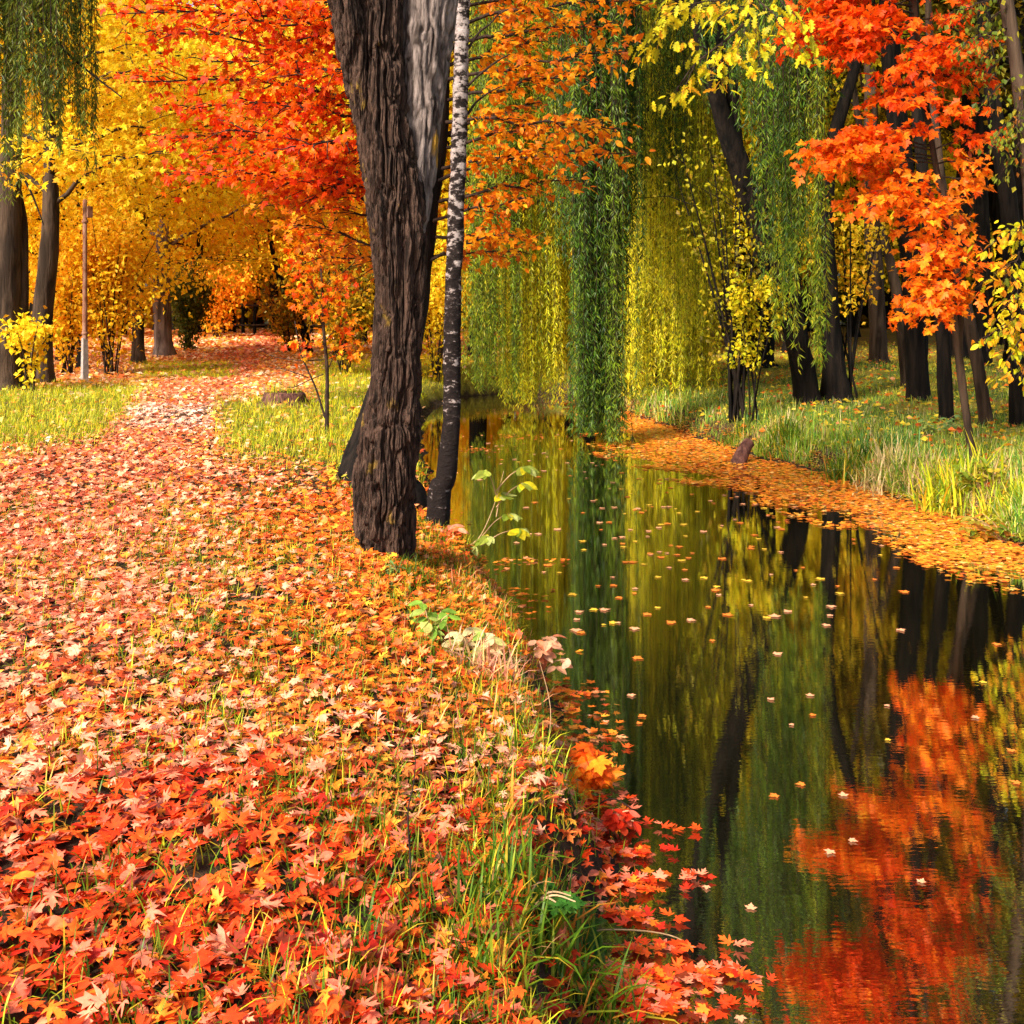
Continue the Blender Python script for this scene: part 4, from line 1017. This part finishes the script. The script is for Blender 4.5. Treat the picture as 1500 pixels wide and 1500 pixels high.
# ------------------------------------------------------------------ shrubs and saplings
def shrub(name, label, base, stems, h, spread, pal, nl, size, seed, bark='twig', temps=diam, lo=.3, group=None, r0=.02, cat='shrub'):
    root = thing(name, label, cat, base, group)
    w, lv = Acc(), Acc(); tips = []
    for k in range(stems):
        az = k * 2.4 + seed; s = spread * math.sqrt((k + .5) / stems)
        b0 = base + np.array([rng.normal(0, .08), rng.normal(0, .08), -.15])
        hh = h * rng.uniform(.75, 1.1)
        e = base + np.array([math.cos(az) * s, math.sin(az) * s, hh])
        mid = base + np.array([math.cos(az) * s * .35, math.sin(az) * s * .35, hh * .5])
        q, qr = resample([b0, mid, e], [r0, r0 * .7, r0 * .2], 14); w.add(*tube(q, qr, 6)); tips.append(q)
        for j in range(4):
            u = rng.integers(5, 13); dd = rng.normal(0, .3, 3) * spread; dd[2] = abs(dd[2]) * .6 + .1
            c = curve(q[u], q[u] + dd, .05, .1, 4); w.add(*tube(c, np.linspace(r0 * .3, r0 * .12, 4), 4)); tips.append(np.repeat(c, 3, 0)[:14] if len(c) * 3 >= 14 else np.repeat(c, 4, 0)[:14])
    T = np.concatenate(tips); T = T[T[:, 2] > base[2] + lo * h]
    k = rng.integers(0, len(T), nl); pos = T[k] + rng.normal(0, 1, (nl, 3)) * spread * .16
    tint = pick(pal, len(T), 0)[k]
    scatter(lv, temps, pos, rng.normal(0, .7, (nl, 3)) + np.array([0, 0, -.5]), rng.normal(0, .6, (nl, 3)) + np.array([0, -.2, .8]), rng.uniform(.6, 1.25, nl) * size, tint * .4 + pick(pal, nl, .12) * .6)
    w.build('stem', M[bark], root, base); lv.build('foliage', M['leaf'], root, base, False)
    return root
def at(px, d): return G((px - 750) / F * d, d)
PAL_BR = [(28, (253, 192, 30)), (28, (255, 212, 40)), (12, (244, 150, 30)), (18, (255, 226, 56))]
shrub('shrub', 'many stemmed shrub with yellowing leaves at the water edge under the willow', at(1076, 18.0), 11, 4.4, 1.3, PAL_OLV + PAL_YGR[1:2] + PAL_YGR[:1], 1500, .085, 1, 'bark_dark', lo=.28, r0=.03)
shrub('shrub', 'clump of thin dark whips beside the buttressed black trunk', at(1246, 19.3), 6, 3.6, .9, PAL_BR, 700, .10, 2, 'bark_dark', lo=.45, r0=.022)
shrub('shrub', 'sparse thin stemmed shrub in front of the broad shaded trunk', at(1102, 17.6), 5, 2.6, .5, PAL_YGR, 900, .09, 3, 'bark_dark', lo=.4, r0=.016)
shrub('shrub', 'golden orange shrub between the grey trunk and the thin post', at(100, 23.4), 12, 2.9, .9, PAL_BR, 4600, .11, 4, lo=.08)
shrub('shrub', 'golden orange thicket just past the thin post', at(160, 23.5), 14, 3.2, 1.3, PAL_BR, 6500, .11, 5, lo=.1)
shrub('shrub', 'small lemon yellow shrub by the twin stemmed willow', at(42, 19.3), 6, 1.3, .5, PAL_YEL, 500, .12, 6, lo=.1)
shrub('bush', 'dense dark olive bush beside the pale trunk at the path bend', at(276, 36), 14, 2.6, .9, [(1, (90, 96, 24)), (1, (66, 76, 20)), (1, (124, 114, 30))], 5200, .12, 7, lo=.02, cat='bush')
shrub('shrub', 'rusty orange shrubs in front of the rail fence', at(318, 47), 12, 3.0, 1.8, PAL_ORA, 3600, .18, 8, lo=.05)
shrub('shrub', 'amber shrub behind the young orange sapling', at(505, 24), 10, 2.6, 1.1, PAL_BR + PAL_OLV, 3600, .11, 9, lo=.12)
shrub('shrub', 'rust brown shrub below the leaning trunk', at(425, 34), 9, 2.0, 1.0, PAL_ORA + PAL_OLV, 2200, .12, 10, lo=.1)
shrub('shrub', 'golden shrub on the far shore seen past the birch', at(640, 25.5), 10, 3.4, 1.4, PAL_YEL, 4200, .11, 11, lo=.05)
shrub('shrub', 'bright yellow shrub at the end of the canal behind the willow curtain', at(800, 28.8), 12, 3.4, 1.8, PAL_YEL + PAL_YGR, 6500, .12, 12, lo=.03)
shrub('shrub', 'yellow shrub on the shore where the raft of leaves begins', at(960, 25.5), 12, 3.0, 1.5, PAL_YEL + PAL_YGR, 5200, .11, 13, lo=.03)

def young_sapling():
    d = 13.8
    pts, r = trunk_px([(479, 622, 6.5), (479, 590, 6), (479, 540, 5.5), (474, 480, 4.5), (472, 420, 3), (466, 330, 1.2)], d)
    base = np.array([pts[0][0], pts[0][1], float(gz(pts[0][0], pts[0][1]))])
    root = thing('sapling', 'young thin sapling with orange leaves and bare low twigs on the grass', 'sapling', base)
    a = Acc(); p, rr = ground_foot(pts, r, 1.2); rough_trunk(a, p, rr, 10, 50, .12, 41, 12)
    p, rr = trunk_px([(476, 612, 4), (463, 570, 3), (452, 545, 3), (440, 515, 2), (432, 470, 2)], d); a.add(*tube(*resample(p, rr, 16), 5))
    for L_ in ([(474, 527), (440, 528), (400, 522), (378, 508)], [(474, 548), (455, 556), (425, 568), (402, 556)], [(452, 553), (420, 542), (398, 538)], [(482, 538), (490, 520), (505, 500)]):
        p = [P(x, y, d) for x, y in L_]; a.add(*tube(*resample(p, np.linspace(.008, .003, len(p)), 14), 5))
    a.build('stem', M['twig'], root, base)
    w, lv = Acc(), Acc()
    for (s, e, dd) in [((474, 480), (440, 420), 13.6), ((473, 470), (505, 410), 14), ((472, 450), (430, 370), 13.9), ((472, 430), (510, 370), 13.7), ((471, 400), (440, 330), 14), ((471, 390), (500, 330), 13.6), ((470, 350), (465, 300), 13.9), ((476, 500), (510, 470), 14), ((475, 505), (440, 500), 13.7), ((471, 370), (420, 320), 13.6), ((478, 520), (520, 505), 13.7)]:
        spray(w, lv, P(*s, d), P(*e, dd), .007, PAL_ORM + PAL_REDM[:2], .085, star, side=.34, step=.06, lstep=.03, droop=.4, jit=.08)
    w.build('branch', M['twig'], root, base); lv.build('crown', M['leaf'], root, base, False)
young_sapling()

# ------------------------------------------------------------------ trees beside and behind the path
def left_tree(label, rows, d, bark, seed, pal, h, rad, nl, base_h, size=.15, temps=diam):
    root = gen_tree('tree', label, 'tree', None, h, base_h, rad, nl, size, pal, bark, rows[1], temps, (rng.normal(0, .02), 0), 18, seed)
    b = at(rows[0], d); root.location = b
    return root
left_tree('grey trunked tree between the twin willow and the thin post', (62, .2), 21, M['bark_brown'], 51, PAL_YEL, 9.5, 2.8, 7000, 3.2, .13, star)
left_tree('dark flaring trunk under golden leaves past the thin post', (202, .16), 28, M['bark_brown'], 52, PAL_YEL, 9.5, 3.0, 7500, 2.2, .15)
left_tree('pale pinkish trunk where the path bends beside the olive bush', (240, .27), 32, M['bark_grey'], 53, PAL_YEL, 10, 3.2, 7000, 2.8, .16)

def leaning_tree():
    d = 34
    pts, r = trunk_px([(452, 492, 12), (440, 470, 12), (428, 450, 12), (418, 430, 11), (408, 400, 9), (398, 360, 7), (392, 300, 5)], d)
    base = np.array([pts[0][0], pts[0][1], float(gz(pts[0][0], pts[0][1]))])
    root = thing('tree', 'leaning dark trunk at the far end of the leafy path', 'tree', base)
    a = Acc(); p, rr = ground_foot(pts, r, 1.2); rough_trunk(a, p, rr, 12, 60, .2, 61, 5)
    p, rr = trunk_px([(428, 448, 8), (436, 410, 6), (446, 360, 4)], d); a.add(*tube(*resample(p, rr, 14), 6))
    a.build('trunk', M['bark_dark'], root, base)
    w, lv = Acc(), Acc()
    for k in range(12):
        s = P(398 + rng.normal(0, 12), 380 - k * 8, d); az = k * 2.4
        spray(w, lv, s, s + np.array([math.cos(az) * 1.6, math.sin(az) * 1.6, .6]), .02, PAL_YEL + PAL_ORA, .16, diam, side=.7, step=.16, lstep=.07, jit=.12)
    w.build('branch', M['bark_dark'], root, base); lv.build('crown', M['leaf'], root, base, False)
leaning_tree()

# free-standing background trees: one of each kind, then copies
kinds = {}
kinds['yel'] = gen_tree('maple_tree', 'golden yellow maple among others beside the path', 'tree', 'golden maples beside the path', 14, 1.6, 3.6, 10500, .17, PAL_YEL, M['bark_dark'], .16, diam, (0, 0), 22, 71)
kinds['yel2'] = gen_tree('maple_tree', 'amber yellow maple with dark limbs among others beyond the path', 'tree', 'amber maples beyond the path', 16, 2.6, 4.0, 11000, .19, PAL_YEL + PAL_ORA[:2], M['bark_dark'], .2, diam, (.02, 0), 22, 72)
kinds['ora'] = gen_tree('maple_tree', 'rust orange tree at the end of the path', 'tree', 'rust orange trees at the end of the path', 15, 2.0, 4.2, 10000, .2, PAL_ORA + PAL_YEL[:2], M['bark_dark'], .2, diam, (-.02, 0), 20, 73)
kinds['ygr'] = gen_tree('tree', 'yellow green tree in the park beyond the willow', 'tree', 'yellow green trees beyond the willow', 17, 1.8, 4.4, 16000, .19, PAL_YGR + PAL_YEL[:2], M['bark_dark'], .22, diam, (.01, 0), 22, 74)
kinds['olv'] = gen_tree('tree', 'dull olive tree in the shade behind the black trunks', 'tree', 'olive trees behind the black trunks', 18, 5.0, 4.6, 15000, .19, PAL_OLV, M['bark_dark'], .24, diam, (0, 0), 22, 75)
place = {
 'yel': [(-30, 27), (90, 29), (290, 52), (-120, 30), (-90, 23), (-60, 44), (120, 25.5), (340, 55), (180, 49)],
 'yel2': [(50, 47), (130, 50), (230, 58), (330, 64), (-110, 42), (450, 52), (400, 68), (90, 56), (200, 64), (270, 66)],
 'ora': [(290, 60), (480, 54), (530, 42), (570, 36), (360, 68), (620, 46), (500, 33), (430, 70)],
 'ygr': [(700, 32), (780, 36), (860, 33), (940, 38), (1020, 33), (640, 50), (740, 52), (830, 50), (910, 54), (1000, 46), (1090, 40), (1250, 48), (1340, 46), (1440, 52), (1220, 58), (1300, 60)],
 'olv': [(1160, 34), (1400, 31), (1490, 27), (1180, 56), (1380, 58), (1470, 40), (1560, 33), (1540, 22), (1080, 58)]}
for k, L_ in place.items():
    root = kinds[k]
    for i, (px, d) in enumerate(L_):
        loc = at(px, d); s = rng.uniform(.9, 1.15) * (.78 if (k[:3] == 'yel' and d < 36) else 1.2 if k in ('olv', 'ygr') else 1.0); rz = rng.uniform(0, 6.28)
        if i == 0: root.location = loc; root.rotation_euler = (0, 0, rz); root.scale = (s, s, s)
        else: dup(root, loc, rz, s, root['label'], root['group'])

def woodland():
    acc = Acc()
    n = 150000
    az = rng.uniform(-.62, .62, n); R = rng.uniform(64, 82, n)
    x = R * np.sin(az); y = R * np.cos(az); z = 26 * rng.random(n) ** .9
    dens = fbm(np.stack([x * .16, y * .16, z * .2], -1), 3, 5)
    top = 17 + 9 * n2(az * 30, az * 0, 1.0, 8)
    k = (dens > .36) & (z < top); x, y, z, az = x[k], y[k], z[k], az[k]; n = len(x)
    pos = np.stack([x, y, z], -1)
    t = smooth(-.12, .02, az)[:, None]; u = smooth(.12, .3, az)[:, None]
    col = pick(PAL_YEL + PAL_ORA, n) * (1 - t) + pick(PAL_YGR + PAL_YEL, n) * t * (1 - u) + pick(PAL_OLV + PAL_YGR, n) * u * t
    scatter(acc, diam, pos, rng.normal(0, 1, (n, 3)), rng.normal(0, .6, (n, 3)) + np.array([0, -.5, .6]), rng.uniform(.4, .9, n), col)
    for i in range(90):
        a_ = rng.uniform(-.6, .6); r_ = rng.uniform(62, 76); b = np.array([r_ * math.sin(a_), r_ * math.cos(a_), 0])
        acc.add(*tube([b + np.array([0, 0, -.5]), b + np.array([0, 0, 5.0]), b + np.array([rng.normal(0, .6), 0, 13])], [.3, .22, .08], 7), (0.03, 0.02, 0.014))
    tag(acc.build('distant_woodland', M['leaf'], smooth_shade=False), 'far off autumn wood closing the view behind all the trees', 'woodland', kind='stuff')
woodland()

# ------------------------------------------------------------------ post, fence, stump, log
def lamp_post():
    b = at(124, 21.3)
    root = thing('post', 'thin brown post on a pale concrete footing beside the path', 'post', b)
    a = Acc(); z = np.array([-.3, 0, .3, .6, .86, .88]); r = np.array([.085, .082, .076, .07, .066, .02])
    v, f = tube(np.stack([z * 0 + b[0], z * 0 + b[1], z + b[2]], -1), r, 4); a.add(v, f)
    a.build('footing', M['concrete'], root, b, False)
    a = Acc(); z = np.array([.84, 1.5, 2.6, 3.55, 3.57]); r = np.array([.05, .046, .042, .04, .005])
    a.add(*tube(np.stack([z * 0 + b[0] + .006, z * 0 + b[1], z + b[2]], -1), r, 14)); a.build('shaft', M['rust'], root, b)
    a = Acc()
    for zz in (.92, 3.1): 
        z = np.array([zz, zz + .01, zz + .05, zz + .06]); a.add(*tube(np.stack([z * 0 + b[0] + .006, z * 0 + b[1], z + b[2]], -1), [.05, .062, .062, .05], 14))
    a.build('clamp', M['rust'], root, b)
    a = Acc(); z = np.array([3.2, 3.21, 3.42, 3.44]); a.add(*tube(np.stack([z * 0 + b[0] + .09, z * 0 + b[1], z + b[2]], -1), [.005, .07, .07, .005], 4)); a.build('box', M['rust'], root, b, False)
lamp_post()

def fence():
    d = 52
    b = at(372, d)
    root = thing('rail_fence', 'low dark wooden rail fence across the far end of the path', 'fence', b)
    tops = []
    for px in (300, 330, 356, 373, 400, 428, 456, 484):
        q = at(px, d + rng.normal(0, .2)); a = Acc()
        a.add(*tube([q + np.array([0, 0, -.3]), q + np.array([0, 0, .8]), q + np.array([.02, 0, 1.5]), q + np.array([.02, 0, 1.52])], [.09, .085, .08, .01], 8, .1, 3, 6)); a.build('fence_post', M['bark_dark'], root, b); tops.append(q)
    for h in (.45, 1.38):
        a = Acc(); p = np.array([t + np.array([0, -.1, h]) for t in tops]); a.add(*tube(p, np.full(len(p), .055), 6)); a.build('rail', M['bark_brown'], root, b)
fence()

def stump():
    b = at(415, 16.8)
    root = thing('tree_stump', 'low rotten stump overgrown with grass beside the path', 'stump', b)
    a = Acc(); n = 28; zs = [-.1, .0, .08, .15, .19, .2, .17]; rs = [.46, .42, .36, .33, .3, .2, .02]
    pts = np.array([[b[0], b[1], b[2] + z] for z in zs]); v, f = tube(pts, rs, n, .35, 5, 6); a.add(v, f); a.build('wood', M['log'], root, b)
    g = Acc(); m = 260; th = rng.uniform(0, 6.28, m); rr = rng.uniform(.1, .5, m)
    blades_at(g, b[0] + np.cos(th) * rr, b[1] + np.sin(th) * rr * .8, rng.uniform(.12, .3, m), pick(PAL_GR, m), .8, z=b[2] + np.where(rr < .3, .15, .02))
    g.build('moss_and_grass', M['grass'], root, b, False)
stump()

def log():
    a = Acc(); s = P(1078, 672, 15.4); s[2] = WATER - .08; e = P(1098, 648, 15.6)
    p, r = resample([s, s * .5 + e * .5 + np.array([-.01, 0, .03]), e], [.11, .10, .085], 14)
    v, f = tube(p, r, 14, .25, 9, 9); a.add(v, f)
    n = 14; a.add(np.concatenate([v[-n:], [p[-1] + (p[-1] - p[-2]) * .15]]), [[k, (k + 1) % n, n] for k in range(n)])
    tag(a.build('log', M['log'], None, s), 'short wet brown log tipped up out of the floating leaves', 'log')
log()

# ------------------------------------------------------------------ small plants along the near bank
def grass_clump(label, x, y, m, r, ln, pal, lean=1.0, z=None):
    b = G(x, y)
    a = Acc(); xx = x + rng.normal(0, r, m); yy = y + rng.normal(0, r, m)
    blades_at(a, xx, yy, rng.uniform(.55, 1.1, m) * ln, pick(pal, m), lean)
    tag(a.build('grass_clump', M['grass'], None, b, False), label, 'grass')
grass_clump('tall arching straw green grass clump on the bank below the orange maple', 4.55 + .25, 11.9, 420, .16, .62, PAL_GR, .7)
for lb_, xx_, yy_, m_, r_, l_, pal_ in [('lush green grass clump overhanging the raft of leaves where the bank bends', 4.35, 14.0, 320, .2, .45, PAL_GRN), ('pale straw coloured grass clump on the bank between two green ones', 4.5, 13.2, 260, .16, .46, [(2, (222, 196, 140)), (1, (190, 170, 90))]),
                                  ('broad yellow green grass clump lowest on the far bank', 5.0, 11.0, 360, .2, .42, PAL_GR), ('bluish green grass clump behind the straw coloured one', 4.9, 14.2, 260, .2, .36, [(2, (100, 156, 80)), (1, (150, 180, 80))]), ('small green grass clump on the bank by the many stemmed shrub', 3.55, 17.2, 200, .14, .3, PAL_GRN)]:
    grass_clump(lb_, xx_, yy_, m_, r_, l_, pal_, .8)
for lb_, xx_, yy_, m_, r_, l_, pal_ in [('green grass clump among red leaves on the near slope', -.06, 4.15, 160, .10, .14, PAL_GRN + PAL_GR), ('low spreading grass clump behind the upright twig', -.3, 3.7, 150, .14, .15, PAL_GRN), ('olive grass clump in the nearest corner of the bank', -.1, 3.2, 200, .12, .2, PAL_GRN)]:
    grass_clump(lb_, xx_, yy_, m_, r_, l_, pal_, 1.1)
grass_clump('fresh green grass clump just beyond the wet log', 3.95, 15.8, 260, .14, .42, PAL_GRN, .7)
grass_clump('yellow tinged grass clump among the red leaves at the bank edge', .08, 4.6, 200, .13, .17, PAL_GR + PAL_GRN, 1.1)
grass_clump('dark green drooping grass clump on the steep bank at the near corner', .12, 3.55, 420, .14, .26, PAL_GRN, 1.2)
grass_clump('dry pinkish grass clump above the maple seedling', -.12, 5.5, 160, .10, .24, [(1, (230, 170, 140)), (1, (214, 140, 110)), (1, (236, 190, 120))], 1.2)
grass_clump('wispy green grass clump in front of the furrowed trunk', -.62, 6.75, 60, .06, .20, PAL_GRN, .8)

def seedling(name, label, base, stem_pts, leaves, temps, size, pal, bark='twig_straw', cat='plant', r=.005):
    """stem_pts: polylines; leaves: (point, direction, n leaflets, spread)"""
    root = thing(name, label, cat, base)
    w, lv = Acc(), Acc()
    for p in stem_pts: w.add(*tube(*resample(p, np.linspace(r, r * .4, len(p)), 14), 6))
    for (q, dr, n, sp) in leaves:
        q = np.asarray(q, float); dr = np.asarray(dr, float) / np.linalg.norm(dr)
        side = np.cross(dr, [0, 0, 1.0]); side /= max(np.linalg.norm(side), 1e-6)
        ang = np.linspace(-sp, sp, n) if n > 1 else np.array([0.])
        yd = dr[None] * np.cos(ang)[:, None] + side[None] * np.sin(ang)[:, None] + np.array([0, 0, -.35]) + rng.normal(0, .08, (n, 3))
        nr = np.tile([0, -.35, 1.0], (n, 1)) + rng.normal(0, .2, (n, 3))
        scatter(lv, temps, np.tile(q, (n, 1)), yd, nr, rng.uniform(.8, 1.15, n) * size, pick(pal, n, .1))
    w.build('stem', M[bark], root, base); lv.build('leaf_spray', M['leaf'], root, base, False)
    return root

def water_seedlings():
    d = 8.6
    b = np.array([P(672, 815, d)[0], d, float(gz(P(672, 815, d)[0], d))])
    tips = [(712, 690), (768, 684), (735, 722), (765, 708), (745, 752), (760, 775), (715, 785), (690, 800)]
    st = [[b + np.array([0, 0, -.05]), P(700, 790, d), P(722, 745, d), P(738, 690, d)]]
    lv = []
    for (x, y) in tips:
        q = P(x, y, d + rng.normal(0, .1)); s = P(705 + (y < 740) * 22, min(y + 35, 800), d)
        st.append([s, s * .5 + q * .5 + np.array([0, 0, .03]), q]); lv.append((q, np.array([np.sign(x - 730) * .7 + rng.normal(0, .2), -.5, -.1]), 7, 1.5))
    seedling('seedling', 'pale yellow green seedling with drooping leaflets above the water', b, st, lv, oval, .125, [(3, (226, 206, 36)), (3, (170, 180, 70)), (2, (190, 196, 110)), (2, (140, 160, 50))])
    def leafy(label, px, py, d, n, w, h, size, pal, temps=oval, name='plant', z0=None):
        X = (px - 750) / F * d; b = G(X, d); st = []; lv = []
        for k in range(n):
            e = b + np.array([rng.uniform(-w, w), rng.uniform(-w, w) * .6, rng.uniform(.35, 1) * h])
            st.append([b + np.array([0, 0, -.03]), b * .5 + e * .5 + np.array([0, 0, .03]), e])
            for u in (0.6, .8, 1.0):
                lv.append((b * (1 - u) + e * u, np.array([rng.normal(0, 1), rng.normal(-.4, .6), rng.normal(.1, .2)]), 2, .9))
        seedling(name, label, b, st, lv, temps, size, pal)
    leafy('small plant with fresh green oval leaves beside the dark hollow', 632, 935, 5.75, 5, .12, .22, .085, [(3, (130, 170, 60)), (2, (170, 190, 90)), (1, (200, 196, 110))])
    leafy('bramble with pale beige and green oval leaves near the water', 695, 965, 5.7, 8, .2, .2, .09, [(3, (226, 206, 150)), (2, (200, 200, 120)), (2, (236, 190, 140)), (1, (150, 180, 80))])
    leafy('twiggy seedling with pinkish beige leaves overhanging the water', 785, 985, 6.3, 7, .2, .26, .085, [(3, (232, 170, 130)), (2, (214, 130, 90)), (2, (240, 196, 160))])
    leafy('cluster of rosy brown oval leaves at the foot of the birch', 655, 800, 8.7, 6, .13, .16, .10, [(3, (230, 120, 70)), (2, (240, 156, 120)), (1, (206, 90, 50))])
    leafy('tiny grey green fern like plant at the furrowed trunk foot', 586, 830, 6.7, 4, .07, .14, .07, [(1, (140, 160, 90)), (1, (110, 140, 70))], lance)
    leafy('yellow leaved sprig at the foot of the maple behind', 500, 690, 9.9, 4, .08, .16, .07, [(1, (226, 200, 60)), (1, (190, 180, 60))])
    leafy('maple seedling with large orange leaves at the near bank edge', 862, 1140, 5.05, 7, .11, .26, .10, [(3, (248, 130, 26)), (3, (244, 104, 26)), (1, (250, 170, 40))], maple, 'seedling')
    leafy('low red leaved bramble overhanging the near water', 890, 1215, 4.75, 8, .13, .13, .062, [(3, (226, 60, 30)), (2, (236, 90, 50)), (1, (240, 130, 100))], oval)
    leafy('plant with one broad dark green leaf on the near bank', 838, 1352, 3.9, 2, .05, .14, .14, [(1, (60, 110, 44))], oval)
    leafy('ivy with small dark green leaves in the near bank hollow', 770, 1420, 3.5, 9, .16, .10, .05, [(2, (60, 110, 36)), (1, (90, 134, 50))], maple)
    leafy('leafy weeds at the far bank below the edge trees', 1445, 690, 11.6, 14, .45, .35, .10, [(2, (120, 140, 40)), (2, (170, 160, 50)), (1, (236, 190, 60))])
    leafy('brown tinged weeds overhanging the far bank edge', 1475, 760, 10.4, 14, .4, .28, .10, [(2, (140, 130, 40)), (2, (190, 130, 50)), (1, (90, 110, 30))])
    leafy('pale bluish weeds around the upright dark trunk', 1372, 632, 14.8, 9, .3, .3, .09, [(2, (130, 160, 90)), (2, (170, 180, 90))])
water_seedlings()

def twigs():
    def stick(label, name, pts, r, mat):
        a = Acc(); p, rr = resample(pts, np.linspace(r, r * .5, len(pts)), 26); a.add(*tube(p, rr, 6, .1, 2, 30)); tag(a.build(name, mat, None, pts[0]), label, 'twig')
    b = G((603 - 750) / F * 3.3, 3.3)
    stick('thin dark twig standing upright among the red leaves', 'twig', [b + np.array([0, 0, -.04]), b + np.array([-.005, 0, .15]), b + np.array([-.012, .01, .28]), b + np.array([.004, .02, .36]), b + np.array([.01, .02, .44])], .0035, M['twig'])
    b = P(895, 1170, 4.9)
    stick('dark twig arching out over the water by the seedling', 'twig', [b + np.array([-.1, 0, -.06]), b, b + np.array([.1, -.02, -.05]), b + np.array([.17, -.03, -.2])], .004, M['twig'])
    b = P(880, 1362, 3.95)
    stick('long bent straw stalk reaching out over the water', 'stalk', [b + np.array([-.1, 0, -.05]), b, b + np.array([.28, -.02, -.02]), b + np.array([.42, -.1, -.14]), b + np.array([.47, -.14, -.26])], .003, M['twig_straw'])
    b = G((800 - 750) / F * 4.9, 4.9)
    stick('upright dry reddish stalk beside the orange seedling', 'stalk', [b + np.array([0, 0, -.04]), b + np.array([.02, 0, .2]), b + np.array([-.03, 0, .42])], .0028, M['twig_straw'])
twigs()

# ------------------------------------------------------------------ camera, sun, sky
cam = bpy.data.cameras.new('camera'); co = bpy.data.objects.new('camera', cam); COL.objects.link(co)
co.location = (0, 0, CAMZ); co.rotation_euler = (math.radians(90), 0, 0)
cam.sensor_width = 36; cam.lens = 36 * F / 1500; cam.shift_y = -(750 - 440) / 1500
cam.clip_start = 0.05; cam.clip_end = 2000
scene.camera = co

sd = Vector((-0.58, -0.68, 0.67)).normalized()
sun = bpy.data.lights.new('sun', 'SUN'); so = bpy.data.objects.new('sun', sun); COL.objects.link(so)
sun.energy = 4.9; sun.angle = math.radians(12); sun.color = (1.0, 0.93, 0.82)
so.rotation_euler = sd.to_track_quat('Z', 'Y').to_euler(); so.location = (-10, 5, 20)
w = bpy.data.worlds.new('World'); scene.world = w; w.use_nodes = True
nt = w.node_tree; nt.nodes.clear()
sky = nt.nodes.new('ShaderNodeTexSky'); sky.sky_type = 'NISHITA'; sky.sun_disc = False
sky.sun_elevation = math.asin(sd.z); sky.sun_rotation = math.atan2(sd.x, sd.y); sky.dust_density = 4.0; sky.air_density = 1.0
bg = nt.nodes.new('ShaderNodeBackground'); bg.inputs['Strength'].default_value = 0.13
wo = nt.nodes.new('ShaderNodeOutputWorld')
nt.links.new(sky.outputs[0], bg.inputs['Color']); nt.links.new(bg.outputs[0], wo.inputs['Surface'])
vs = scene.view_settings; vs.view_transform = 'Standard'; vs.look = 'None'; vs.gamma = 1; vs.exposure = 1.06; vs.use_curve_mapping = False
scene.cycles.max_bounces = 9; scene.cycles.diffuse_bounces = 5; scene.cycles.glossy_bounces = 3; scene.cycles.transmission_bounces = 7; scene.cycles.transparent_max_bounces = 4
